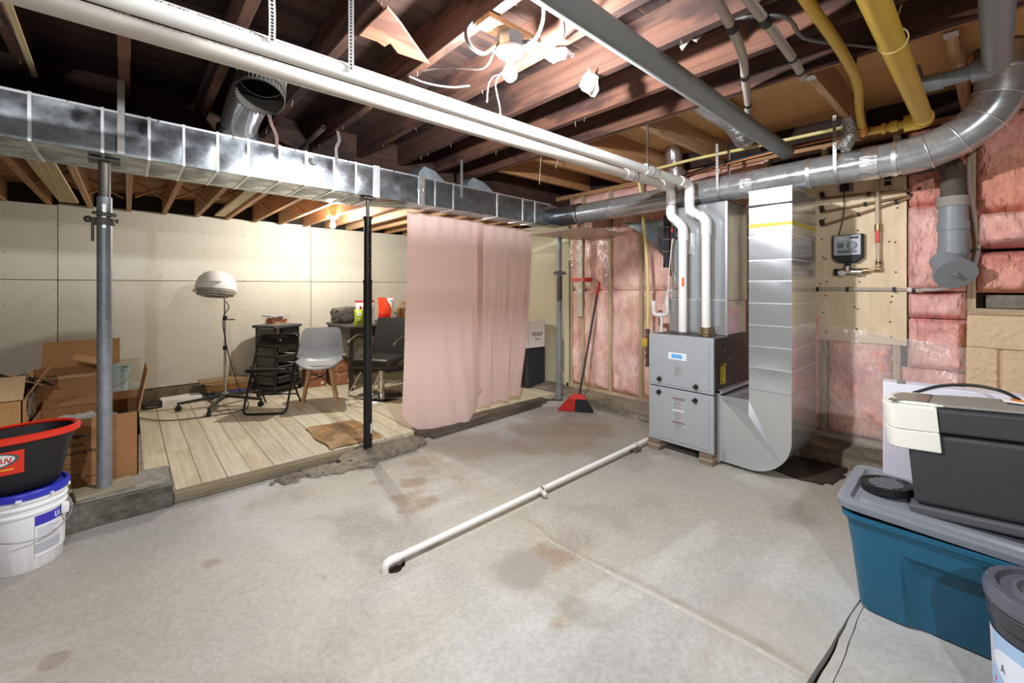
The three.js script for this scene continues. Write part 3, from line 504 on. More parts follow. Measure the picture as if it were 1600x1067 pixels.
// ================================================================ WHITE VENT PIPES
function ventPipe(label, v, v2, yTurn, u0, pm = M.pvc) {
  const t = thing('vent_pipe', label, 'pipe', [0, 0, 0], 0, 'white vent pipes'), R = .034, y = 2.238, U = 3.553;
  mesh('long_run', sweep([V3(u0, y - .012, v), V3(U - .14, y, v)], R, 22), pm, t);
  mesh('elbow', sweep(roundPath([V3(U - .13, y, v), V3(U, y, v), V3(U, y - .13, v)], .09, 8), R + .005, 22), M.pvc, t);
  mesh('drop', rod(V3(U, y - .12, v), V3(U, yTurn + .03, v), R, 22), M.pvc, t);
  mesh('elbow', sweep(roundPath([V3(U, yTurn + .09, v), V3(U, yTurn, v), V3(U, yTurn - .045, v - .06)], .05, 6), R + .005, 22), M.pvc, t);
  const dy = .075;
  mesh('offset', rod(V3(U, yTurn - .03, v - .05), V3(U, yTurn - dy, v2 + .04), R, 22), M.pvc, t);
  mesh('elbow', sweep(roundPath([V3(U, yTurn - dy + .025, v2 + .05), V3(U, yTurn - dy - .03, v2), V3(U, yTurn - dy - .15, v2)], .06, 6), R + .005, 22), M.pvc, t);
  mesh('riser', rod(V3(U, yTurn - dy - .13, v2), V3(U, .985, v2), R, 22), M.pvc, t);
  for (const [a, b] of [[V3(U - .17, y, v), V3(U - .11, y, v)], [V3(U, y - .10, v), V3(U, y - .15, v)], [V3(U - .70, y, v), V3(U - .58, y, v)]]) mesh('coupling', rod(a, b, R + .007, 22), M.pvc, t);
  mesh('primer_ring', [rod(V3(U - .615, y, v), V3(U - .605, y, v), R + .0075, 22), rod(V3(U, y - .155, v), V3(U, y - .15, v), R + .003, 22)], plain(0x7d6a66, .6), t);
  return t;
}
const vent1 = ventPipe('bright white vent pipe across the ceiling, the nearer upper one', 1.74, 1.60, 2.02, -1.4);
const vent2 = ventPipe('beige white vent pipe across the ceiling, the farther lower one', 1.91, 1.80, 1.985, -1.4, M.pvcBeige);
{
  mesh('orange_sticker', at(new THREE.CylinderGeometry(.0347, .0347, .075, 8, 1, true, -1.35, .55), 3.553, 1.41, 1.80), plain(0xd8622e, .6), vent2);
  for (const [v, t, band] of [[1.60, vent1, true], [1.80, vent2, false]]) { mesh('flange', [rod(V3(3.553, .972, v), V3(3.553, .982, v), .062, 22), ...(band ? [.99, 1.008, 1.026].map(y => rod(V3(3.553, y, v), V3(3.553, y + .012, v), .045, 22)) : [])], band ? M.brass : plain(0x6f6f70, .5, .5), t); }
  // printed lettering along the pipes
  const txt = (s) => canvas(2048, 48, (c, w, h) => { c.clearRect(0, 0, w, h); c.fillStyle = '#5b5652'; c.font = 'italic 30px sans-serif'; c.fillText(s, 10, 36); });
  for (const [v, s, t, a0] of [[1.74, 'SYSTEM 636  Gas Vent Type BH Class IIB PVC 3" (76.2mm)  SYSTEM 636  Gas Vent Type BH Class IIB PVC 3" (76.2mm)', vent1, .35], [1.91, 'SYSTEM 636  Gas Vent Type BH Class IIB PVC  SYSTEM 636  Gas Vent Type BH Class IIB PVC  SYSTEM 636  Gas Vent Type BH', vent2, .55]]) {
    const g = new THREE.CylinderGeometry(.0346, .0346, 2.3, 16, 1, true, -.22, .44); // arc strip
    g.rotateZ(Math.PI / 2); g.rotateX(-a0 + Math.PI / 2 - Math.PI / 2);
    // map text along the length
    const uv = g.attributes.uv; for (let i = 0; i < uv.count; i++) { const x = uv.getX(i), y = uv.getY(i); uv.setXY(i, 1 - y, x); }
    const m = mesh('printed_text', at(g, 1.1, 2.233, v), std({ map: txt(s), transparent: true, roughness: .5, alphaTest: .35 }), t);
  }
}
strapBand('vent_strap', [V3(.37, 2.56, 1.70), V3(.375, 2.45, 1.70), V3(.38, 2.33, 1.70), V3(.38, 2.23, 1.703)], 'white chain strap hanging the near vent pipe at the upper left', plain(0xd8d5d0, .5, .3), .022);
strapBand('vent_strap', [V3(.66, 2.56, 1.703), V3(.66, 2.4, 1.703), V3(.66, 2.22, 1.703)], 'thin strap holding the near vent pipe below a joist', M.strap, .022);
strapBand('vent_strap', [V3(2.82, 2.56, 1.70), V3(2.84, 2.47, 1.703), V3(2.83, 2.36, 1.703), V3(2.85, 2.22, 1.703)], 'curled strap holding the near vent pipe by the furnace', M.strap, .02);

// ================================================================ GREY CROSS PIPE, GAS PIPES, CABLES
tag(mesh('grey_pipe', rod(V3(-.9, 2.41, 1.02), V3(3.79, 2.405, 1.088), .053, 24), M.grayPipe), 'long straight grey pipe crossing under the joists right of the bulb', 'pipe');
{
  const t = thing('gas_pipe', 'thick yellow gas pipe crossing the ceiling at the upper right', 'gas pipe');
  mesh('pipe', rod(V3(1.0, 2.41, .295), V3(3.64, 2.40, .308), .044, 20), M.yellow, t);
  mesh('elbow', sweep(roundPath([V3(3.60, 2.40, .308), V3(3.68, 2.40, .308), V3(3.68, 2.40, .40)], .07), .05, 20), M.yellow, t);
  mesh('branch', [rod(V3(3.68, 2.40, .38), V3(3.68, 2.40, .58), .026, 16), rod(V3(3.68, 2.40, .43), V3(3.68, 2.40, .47), .036, 16), rod(V3(3.68, 2.40, .49), V3(3.68, 2.40, .51), .036, 16)], M.yellow, t);
  mesh('union', rod(V3(3.68, 2.40, .56), V3(3.68, 2.40, .63), .03, 8), M.brass, t);
  mesh('wire_tie', [sweep([...Array(25)].map((_, k) => V3(2.42, 2.41 + Math.sin(k / 24 * 6.283) * .05, .30 + Math.cos(k / 24 * 6.283) * .05)), .003, 6, false), rod(V3(2.42, 2.46, .30), V3(2.41, 2.545, .27), .003, 6)], M.yellowPale, t);
}
{
  const t = thing('gas_hose', 'thin yellow gas line beside the thick yellow gas pipe', 'gas pipe');
  mesh('hose', sweep(smooth([V3(1.2, 2.47, .49), V3(1.9, 2.46, .487), V3(2.5, 2.47, .49), V3(3.0, 2.49, .52), V3(3.45, 2.47, .585), V3(3.62, 2.41, .60)], 40), .022, 12), M.yellow, t);
  mesh('nut', rod(V3(3.60, 2.42, .60), V3(3.66, 2.385, .60), .03, 6), plain(0xd28a3a, .5, .3), t);
  mesh('clip', bb(2.79, 2.83, 2.53, 2.55, .49, .55), M.black, t);
}
for (const [pts, lab] of [[[V3(1.2, 2.515, .70), V3(1.62, 2.52, .737), V3(1.96, 2.515, .78), V3(2.28, 2.51, .845), V3(2.6, 2.525, .95), V3(2.86, 2.515, 1.03), V3(3.0, 2.49, 1.08)], 'beige plastic tubing curving under the joists toward the silver flex duct'], [[V3(1.2, 2.52, .66), V3(1.82, 2.515, .664), V3(2.36, 2.51, .68), V3(2.6, 2.52, .70), V3(2.80, 2.53, .725)], 'beige plastic tubing ending at the new header joist']]) {
  const t = thing('plastic_tubing', lab, 'pipe', [0, 0, 0], 0, 'beige tubing under the joists'); const P = smooth(pts, 36);
  mesh('tube', sweep(P, .0205, 14), M.pexGrey, t);
  for (const q of [12, 22, 31]) mesh('clamp', rod(P[q], P[q + 1], .0235, 14), M.black, t);
}
{
  const t = thing('yellow_line', 'pale yellow gas line running along the wall above the supply duct', 'gas pipe');
  mesh('line', sweep(smooth([V3(3.90, 2.53, .75), V3(3.9, 2.535, 1.25), V3(3.9, 2.54, 2.08), V3(3.92, 2.50, 2.45), V3(3.95, 2.36, 2.46), V3(3.95, 2.05, 2.425)], 44), .014, 10), M.yellowPale, t);
  mesh('hose_drop', sweep(smooth([V3(3.95, 2.05, 2.425), V3(3.955, 1.7, 2.39), V3(3.95, 1.35, 2.37), V3(3.95, .96, 2.373)], 30), .017, 12), M.yellowPale, t);
}
tag(mesh('insulated_line', sweep(smooth([V3(3.88, 2.455, .8), V3(3.86, 2.45, 1.25), V3(3.86, 2.42, 1.75), V3(3.92, 2.40, 2.0)], 30), .022, 12), M.black), 'black foam insulated refrigerant line above the supply duct', 'pipe');
tag(mesh('copper_line', sweep(smooth([V3(3.815, 2.445, .7), V3(3.815, 2.43, 1.25), V3(3.81, 2.40, 1.7), V3(3.9, 2.39, 2.05)], 30), .008, 8), M.copper), 'thin copper refrigerant line above the supply duct', 'pipe');
// armoured cables round the lamp
function cable(pts, label, r = .009, name = 'armoured_cable') {
  const P = smooth(pts, 90), o = tag(mesh(name, sweep(P, (t, l) => r * (1 + .13 * Math.sin(l * 620)), 10), std({ color: 0x7d7c7a, metalness: .75, roughness: .5 })), label, 'cable', 'cables at the ceiling'); return o;
}
const [bx_, by_, bz_] = [LAMP_FRONT[0], LAMP_FRONT[1], -LAMP_FRONT[2]];
cable([V3(bx_ + .045, by_ + .135, bz_ - .04), V3(1.375, 2.485, 1.40), V3(1.35, 2.52, 1.32), V3(1.28, 2.56, 1.24), V3(1.22, 2.60, 1.14)], 'ribbed metal cable arching up from the front lamp box');
cable([V3(bx_ - .055, by_ + .12, bz_ + .02), V3(1.21, 2.43, 1.55), V3(1.15, 2.425, 1.55), V3(1.115, 2.45, 1.55), V3(1.115, 2.50, 1.56), V3(1.15, 2.555, 1.57)], 'ribbed metal cable looping left from the front lamp box');
cable([V3(1.17, 2.54, 2.18), V3(1.25, 2.52, 2.15), V3(1.38, 2.51, 2.08), V3(1.47, 2.525, 2.02)], 'ribbed metal cable stub between two joists above the white vent pipe', .007);
cable([V3(1.50, 2.50, 1.41), V3(1.47, 2.51, 1.31), V3(1.40, 2.53, 1.25), V3(1.30, 2.56, 1.16), V3(1.22, 2.62, 1.04)], 'smooth white cable beside the torn ceiling foam', .008);
cable([V3(1.98, 2.59, .9), V3(2.1, 2.53, .62), V3(2.35, 2.525, .60), V3(2.62, 2.53, .45), V3(2.77, 2.545, .38)], 'ribbed metal cable running behind the yellow pipes');
tag(mesh('wall_cable', sweep(smooth([V3(bx_ - .05, by_ + .1, bz_ + .05), V3(1.275, 2.42, 1.62), V3(1.29, 2.50, 1.85), V3(1.30, 2.60, 2.1), V3(1.25, 2.64, 2.4), V3(1.222, 2.62, 2.9), V3(1.22, 2.62, 3.4)], 40), .005, 7), plain(0x9a9690, .6)), 'thin white cable stapled along a dark joist', 'cable');
tag(mesh('loose_wire', sweep(smooth([V3(1.565, 2.555, 1.70), V3(1.45, 2.48, 1.715), V3(1.42, 2.42, 1.725), V3(1.425, 2.356, 1.72), V3(1.442, 2.30, 1.72), V3(1.43, 2.25, 1.702), V3(1.412, 2.21, 1.702)], 30), .0025, 6), M.wire), 'thin white wire looping over the near vent pipe under the bulb', 'wire');
tag(mesh('loose_wire', sweep(smooth([V3(1.57, 2.553, 1.80), V3(1.42, 2.46, 1.75), V3(1.362, 2.38, 1.715), V3(1.353, 2.30, 1.715)], 18), .0022, 6), M.wire), 'short white wire hanging left of the looping wire', 'wire');
for (const [pts, lab] of [[[V3(2.79, 2.549, 2.75), V3(2.79, 2.42, 2.76), V3(2.79, 2.30, 2.77)], 'thin string hanging from a joist near the curtain top'], [[V3(2.785, 2.549, 2.55), V3(2.80, 2.50, 2.55), V3(2.78, 2.40, 2.56)], 'thin curled string hanging right of the straight string']]) tag(mesh('hanging_string', sweep(smooth(pts, 16), .003, 5), plain(0xa8a29a, .8)), lab, 'string');
function flake(name, u, y, v, w, h, label, mat, turn = .4) {
  const o = thing(name, label, 'scrap', [u, y, v], turn);
  const pts = []; for (let k = 0; k < 15; k++) { const a = k / 15 * 6.283, r = .7 + .5 * hash(k, 4, Math.round(u * 100)); pts.push([Math.cos(a) * w / 2 * r, Math.sin(a) * h / 2 * r]); }
  const g = poly(pts, .006, { bevel: .003 }); const p = g.attributes.position; for (let i = 0; i < p.count; i++) p.setZ(i, p.getZ(i) + .03 * Math.sin(p.getX(i) * 60) * Math.cos(p.getY(i) * 40)); g.computeVertexNormals(); mesh('torn_sheet', g, mat, o); return o;
}
flake('torn_foam', 1.57, 2.50, 1.43, .17, .08, 'torn white foam patch beside the front bulb', M.white, -.7).rotation.x = -.5;
flake('torn_paper', 1.90, 2.49, 1.50, .10, .16, 'torn white paper scrap hanging under a joist right of the bulb', plain(0xe8e0d6, .8), -.6);
tag(mesh('torn_fibreboard', (() => { const g = poly([[0.805, 1.688], [0.799, 1.832], [0.799, 1.959], [0.883, 1.953], [0.927, 1.972], [0.933, 1.923], [1.002, 1.981], [1.098, 1.975], [1.17, 1.97], [1.008, 1.843], [0.893, 1.748]], .008, { bevel: .002 }); g.rotateX(-Math.PI / 2); const p = g.attributes.position; for (let i = 0; i < p.count; i++) p.setY(i, p.getY(i) + 2.538 - .02 * fbm(p.getX(i) * .4 + 2, -p.getZ(i) * .4 + 2, 12, 3, 471)); g.computeVertexNormals(); return metric(g, 'x'); })(), std({ color: 0xd9b49c, map: T.oldwood, roughness: .85 })), 'torn triangle of tan fibreboard nailed under the joists above the white vents', 'board');
tag(mesh('wood_lath', at(bb(-.012, .012, 0, .01, 0, 0.902, { grain: 'z' }), -0.370, 2.535, 2.659, 0, 0.018, 0), M.pale), 'thin pale wooden lath at the upper left under the joists', 'lath');
flake('torn_paper', 2.07, 2.69, 1.0, .16, .28, 'torn grey paper peeling from a joist side near the grey pipe', plain(0xb8a8a0, .85), -1.3);
// silver flexible ducts
function flex(pts, r, label) { const P = smooth(pts, 150); const o = thing('flexible_duct', label, 'duct', [0, 0, 0], 0, 'silver flexible ducts'); mesh('hose', sweep(P, (t, l) => r * (1 + .05 * Math.sin(l * 420) + .03 * Math.sin(l * 137)), 24), M.foil, o); mesh('collar', hollow([P[140], P[150]], r * 1.03, 24), M.galvSeam, o); return o; }
flex([V3(2.88, 2.655, 1.36), V3(3.15, 2.65, 1.36), V3(3.5, 2.64, 1.36), V3(3.78, 2.58, 1.38)], .08, 'silver flexible duct lying between the new joists above the furnace');
flex([V3(4.06, 2.745, 2.16), V3(4.06, 2.68, 2.15), V3(4.055, 2.57, 2.13), V3(4.05, 2.42, 2.11)], .075, 'silver flexible duct rising behind the white vent elbows');
// perforated curl
{
  const t = thing('perforated_strap_curl', 'curled bundle of perforated steel strap above the supply duct', 'strap');
  const P = smooth([V3(3.58, 2.50, .66), V3(3.60, 2.44, .655), V3(3.61, 2.37, .67), V3(3.60, 2.30, .70)], 12); mesh('curl', sweep(P, .046, 18), M.strap, t);
  const h = []; for (let i = 1; i < 12; i++) for (let k = 0; k < 9; k++) { const a = (k + .5 * (i % 2)) / 9 * 6.283; const s = new THREE.SphereGeometry(.0052, 6, 4); s.translate(P[i].x + Math.cos(a) * .0445, P[i].y, P[i].z + Math.sin(a) * .0445); h.push(s); }
  mesh('holes', h, M.black, t).userData.kind = 'stuff';
}
// grey drain pipes, upper right
{
  const t = thing('drain_pipe', 'grey plastic drain pipe under the joists at the far upper right', 'pipe');
  mesh('main_run', rod(V3(1.2, 2.50, .0), V3(3.2, 2.49, .008), .052, 20), M.grayPlastic, t);
  mesh('elbow', sweep(roundPath([V3(3.16, 2.49, .008), V3(3.26, 2.485, .008), V3(3.26, 2.48, .10)], .08), .053, 18), M.grayPlastic, t);
  mesh('branch', rod(V3(3.26, 2.48, .08), V3(3.26, 2.475, .25), .038, 18), M.grayPlastic, t);
  mesh('hub', rod(V3(3.26, 2.476, .2), V3(3.26, 2.475, .26), .045, 18), M.grayPlastic, t);
  mesh('end_elbow', sweep(roundPath([V3(3.26, 2.475, .24), V3(3.26, 2.475, .31), V3(3.26, 2.58, .33)], .06), .044, 18), M.grayPlastic, t);
}
{
  const t = thing('waste_stack', 'fat grey plastic waste pipe with round cleanout on the pink wall', 'pipe');
  const U = 4.1, v = .205;
  mesh('upper_pipe', sweep(roundPath([V3(4.1, 2.215, .5), V3(4.1, 2.215, v), V3(U, 1.9, v)], .1), .062, 22), std({ color: 0x8a8278, map: T.conc, roughness: .8 }), t);
  mesh('coupling', rod(V3(U, 1.965, v), V3(U, 1.90, v), .082, 24), plain(0x9a948a, .7), t);
  mesh('pipe', rod(V3(U, 1.91, v), V3(U, 1.60, v), .073, 24), M.grayPlastic, t);
  mesh('hub', rod(V3(U, 1.80, v), V3(U, 1.745, v), .08, 24), M.grayPlastic, t); mesh('hub', rod(V3(U, 1.63, v), V3(U, 1.585, v), .078, 24), M.grayPlastic, t);
  mesh('elbow', sweep(roundPath([V3(U, 1.60, v), V3(U, 1.50, v), V3(U + .01, 1.46, v + .02)], .06), t => .073 - .01 * t, 22), M.grayPlastic, t);
  const ax = new THREE.Vector3(-.62, -.46, .28).normalize(), c = V3(4.0, 1.455, .19);
  mesh('body', rod(c.clone().addScaledVector(ax, -.13).add(new THREE.Vector3(0, .02, 0)), c, .088, 26), M.grayPlastic, t);
  mesh('rim', rod(c.clone().addScaledVector(ax, -.012), c.clone().addScaledVector(ax, .008), .108, 30), M.grayPlastic, t);
  mesh('plug', rod(c, c.clone().addScaledVector(ax, .03), .02, 4), plain(0x7c8388, .5), t);
}
// ================================================================ WALL PLUMBING ON THE PLYWOOD
{
  const t = thing('water_timer', 'grey and black control box on the plywood above a chrome valve', 'control box', [4.234, 1.58, .785]);
  mesh('case', at(poly([[-.09, .0], [-.055, -.035], [.055, -.035], [.09, 0], [.09, .17], [-.09, .17]], .05, { bevel: .006 }), 0, .02, 0, 0, -Math.PI / 2, 0), M.charcoal, t);
  mesh('face_plate', bb(-.066, -.056, .035, .19, -.085, .085, { r: .004 }), plain(0xb9c0c4, .45), t);
  mesh('dial', at(lathe2([[0, .012], [.03, .012], [.034, 0]], 22), -.066, .11, -.03, 0, 0, Math.PI / 2), plain(0x7f868b, .5), t);
  mesh('display', bb(-.07, -.064, .155, .175, .0, .06), plain(0xd9dcd8, .4), t);
  mesh('display', bb(-.07, -.064, .16, .178, -.07, -.02), M.black, t);
  mesh('buttons', [bb(-.07, -.064, .09, .13, .02, .06), bb(-.07, -.064, .05, .075, -.06, .06)], plain(0x6e757a, .5), t);
  mesh('neck', rod(V3(-.03, -.05, 0), V3(-.03, .0, 0), .02, 12), M.charcoal, t);
}
{
  const t = thing('chrome_valve', 'chrome valve body with black knob below the control box', 'valve', [4.20, 1.485, .785]);
  mesh('body', [rod(V3(0, 0, .06), V3(0, 0, -.06), .026, 14), rod(V3(0, -.01, 0), V3(0, .045, 0), .02, 12), rod(V3(0, 0, -.06), V3(0, 0, -.09), .03, 6), rod(V3(0, 0, .03), V3(-.04, -.01, .03), .022, 12)], M.chrome, t);
  mesh('bolts', [rod(V3(-.02, .02, .02), V3(-.03, .035, .02), .008, 6), rod(V3(-.02, .02, -.02), V3(-.03, .035, -.02), .008, 6)], M.brass, t);
  mesh('knob', rod(V3(0, 0, .06), V3(0, 0, .085), .028, 10), M.black, t);
  mesh('wall_stub', rod(V3(0, 0, 0), V3(.034, 0, 0), .015, 8), M.chrome, t);
}
{
  const t = thing('supply_tube', 'tan water tube with red ball valve rising beside the control box', 'pipe');
  mesh('tube', pipe([V3(4.205, 1.49, .69), V3(4.205, 1.505, .60), V3(4.205, 1.8, .605), V3(4.212, 2.25, .612)], .013, .03), M.pex, t);
  mesh('fitting', [rod(V3(4.205, 1.49, .70), V3(4.205, 1.494, .66), .02, 10), rod(V3(4.205, 1.505, .62), V3(4.205, 1.50, .585), .018, 10), rod(V3(4.205, 1.53, .601), V3(4.205, 1.57, .601), .017, 10)], M.brass, t);
  mesh('crimp', [rod(V3(4.205, 1.545, .601), V3(4.205, 1.555, .601), .0185, 10)], M.black, t);
  mesh('ball_valve', rod(V3(4.205, 1.78, .605), V3(4.205, 1.84, .605), .02, 8), M.brass, t);
  mesh('lever', bb(4.178, 4.186, 1.70, 1.79, .594, .618, { r: .003 }), M.red, t);
}
{
  const t = thing('supply_tube', 'tan water tube running level along the wall below the control box', 'pipe');
  mesh('tube', sweep(smooth([V3(4.22, 1.35, 1.0), V3(4.22, 1.35, .7), V3(4.22, 1.347, .40), V3(4.18, 1.347, .36), V3(4.17, 1.36, .24), V3(4.17, 1.40, .17), V3(4.185, 1.47, .123), V3(4.185, 1.61, .094), V3(4.185, 1.83, .108), V3(4.19, 2.0, .13), V3(4.2, 2.2, .135)], 70), .0135, 10), M.pexGrey, t);
  for (const v of [.985, .79, .515]) mesh('clip', bb(4.2, 4.238, 1.333, 1.368, v - .008, v + .008), M.black, t);
  mesh('tee', [rod(V3(4.215, 1.348, .44), V3(4.205, 1.347, .36), .02, 10), rod(V3(4.21, 1.348, .40), V3(4.21, 1.39, .395), .019, 10)], M.pvcBeige, t);
  mesh('crimp', rod(V3(4.212, 1.348, .415), V3(4.21, 1.348, .385), .0215, 10), M.black, t);
  mesh('tie', bb(4.165, 4.25, 1.61, 1.62, .085, .135), M.black, t);
}
tag(mesh('diagonal_strip', at(bb(-.006, .0, 0, .54, -.02, .02, { r: .002 }), 4.18, 1.37, .392, .255, 0, 0), plain(0xe2b0a4, .6)), 'pale plastic strip leaning diagonally beside the grey waste pipe', 'strip');
for (const [a, b, lab] of [[V3(4.215, 1.865, .95), V3(4.215, 2.02, .40), 'dark water line sloping up the plywood, lowest of the three'], [V3(4.215, 1.975, .95), V3(4.215, 2.04, .30), 'dark water line sloping up the plywood, middle of the three'], [V3(4.215, 2.085, .95), V3(4.215, 2.06, .25), 'dark water line across the plywood, topmost of the three']]) { const t = thing('water_line', lab, 'pipe', [0, 0, 0], 0, 'dark water lines on the plywood'); mesh('tube', rod(a, b, .010, 8), plain(0x8a6a4a, .5), t); mesh('elbow', rod(a, a.clone().add(new THREE.Vector3(0, .05, -.01)), .016, 8), M.black, t); mesh('clip', rod(a.clone().lerp(b, .4), a.clone().lerp(b, .43), .016, 8), M.black, t); mesh('clip', rod(a.clone().lerp(b, .8), a.clone().lerp(b, .83), .016, 8), M.black, t); }
{
  const t = thing('wall_outlet', 'black plug adaptor in a wall outlet high on the plywood', 'outlet', [4.234, 2.165, .80]);
  mesh('plate', bb(-.006, 0, -.05, .05, -.045, .045, { r: .003 }), plain(0x8a7a66, .6), t);
  mesh('adaptor', bb(-.05, -.006, -.045, .03, -.02, .035, { r: .006 }), M.blackGloss, t);
  mesh('cord', sweep(smooth([V3(-.03, -.045, .01), V3(-.02, -.2, .012), V3(-.02, -.32, .03), V3(-.02, -.42, .05), V3(-.03, -.49, .03)], 24), .0035, 6), M.black, t);
}
{
  const t = thing('pipe_fittings', 'dark stacked pipe fittings high on the plywood beside the outlet', 'fittings', [4.215, 2.0, .55]);
  for (let k = 0; k < 3; k++) mesh('fitting', rod(V3(0, .12 + k * .045, 0), V3(0, .15 + k * .045, 0), .02, 8), M.black, t);
  mesh('stem', rod(V3(0, .1, 0), V3(0, .3, 0), .011, 8), M.pex, t);
  mesh('bracket', bb(0, .02, .1, .28, -.025, .025), M.pex, t);
}
// ================================================================ FURNACE
{
  const t = thing('furnace', 'grey upright gas furnace with two door panels and black knobs', 'furnace', [3.35, .085, 1.45]);
  const D = .72, Wd = .54, Hh = .885;
  const side = std({ color: 0x7b716f, map: T.galv, metalness: .55, roughness: .5 }), face = std({ color: 0xbcc2c6, map: T.fine, metalness: .15, roughness: .42 });
  mesh('cabinet', bb(.012, D, 0, Hh, 0, Wd, { r: .004 }), side, t);
  const up = mesh('upper_door', [bb(-.012, .012, .455, Hh + .004, -.004, Wd + .004, { r: .006 }), bb(-.017, -.010, .475, Hh - .03, .03, Wd - .025, { r: .003 })], face, t);
  const lo = mesh('lower_door', [bb(-.012, .012, -.002, .447, -.004, Wd + .004, { r: .006 }), bb(-.017, -.010, .025, .42, .03, Wd - .025, { r: .003 })], face, t);
  const knob = (v, y, p) => mesh('knob', [at(lathe2([[0, .026], [.012, .026], [.0145, .02], [.0145, .012], [.019, .008], [.019, 0]], 16), -.017, y, v, 0, 0, Math.PI / 2), bb(-.046, -.03, y - .004, y + .004, v - .016, v + .016)], M.black, p);
  knob(.44, .515, up); knob(.13, .50, up); knob(.445, .405, lo); knob(.135, .392, lo);
  const lab = (w, h, draw, v, y, ww, hh, p) => { const g = new THREE.PlaneGeometry(ww, hh); g.rotateY(-Math.PI / 2); g.translate(-.0182, y, -v); return mesh('label', g, std({ map: canvas(w, h, draw), roughness: .5 }), p); };
  lab(256, 96, (c, w, h) => { c.fillStyle = '#e6e8ea'; c.fillRect(0, 0, w, h); c.fillStyle = '#57a7e6'; c.fillRect(46, 22, 150, 54); c.fillStyle = '#86c2f0'; c.fillRect(60, 34, 122, 8); c.fillRect(70, 54, 104, 8); }, .285, .72, .155, .058, up);
  const prt = (bg) => (c, w, h) => { c.fillStyle = bg; c.fillRect(0, 0, w, h); for (let y = 8; y < h - 6; y += 9) { c.fillStyle = (y % 5 < 2) ? '#6d6a6c' : '#85858a'; c.fillRect(8 + 20 * hash(y, 1, 2), y, (w - 20) * (.5 + .5 * hash(y, 3, 3)), 4); } };
  lab(128, 128, prt('#a5a8aa'), .28, .60, .075, .085, up);
  lab(160, 400, (c, w, h) => { prt('#b1b1b2')(c, w, h); c.fillStyle = '#8f7477'; c.fillRect(0, 0, w, 26); c.fillRect(0, 300, w, 22); c.fillStyle = '#d8d6d4'; c.fillRect(0, 150, w, 22); c.fillStyle = '#333'; c.fillRect(72, 178, 12, 10); c.fillRect(140, 168, 10, 12); }, .275, .255, .105, .26, lo);
  const yl = new THREE.PlaneGeometry(.10, .16); yl.translate(.155, .60, .0045);
  mesh('yellow_label', yl, std({ map: canvas(128, 200, (c, w, h) => { c.fillStyle = '#d9c81e'; c.fillRect(0, 0, w, h); c.fillStyle = '#333016'; c.fillRect(6, 4, 80, 22); for (let y = 40; y < 150; y += 10) c.fillRect(14, y, 70 * (.5 + .5 * hash(y, 2, 2)), 4); c.fillRect(20, 160, 34, 26); }), roughness: .5 }), t);
  mesh('side_screws', [[.2, .78], [.3, .7], [.3, .55], [.3, .45], [.62, .8]].map(([u, y]) => at(new THREE.SphereGeometry(.006, 8, 5), u, y, -.001)), M.strap, t);
}
for (const [u, v, lab] of [[3.34, 1.90, 'stacked thin brick shims under the left front furnace corner'], [3.34, 1.46, 'stacked thin brick shims under the right front furnace corner'], [3.85, 1.90, 'brick shims under the far left furnace corner'], [3.85, 1.46, 'brick shims under the far right furnace corner']]) { const t = thing('brick_stack', lab, 'brick', [u, 0, v], 0, 'shims under the furnace'); for (let k = 0; k < 3; k++) mesh('shim', bb(-.03 + rr(0, .01), .15 + rr(0, .01), k * .028, k * .028 + .0262, -.02 + rr(0, .008), .09, { r: .003 }), plain([0x8a7a6a, 0x9a8a78, 0x7c6a5a][k], .9), t); }
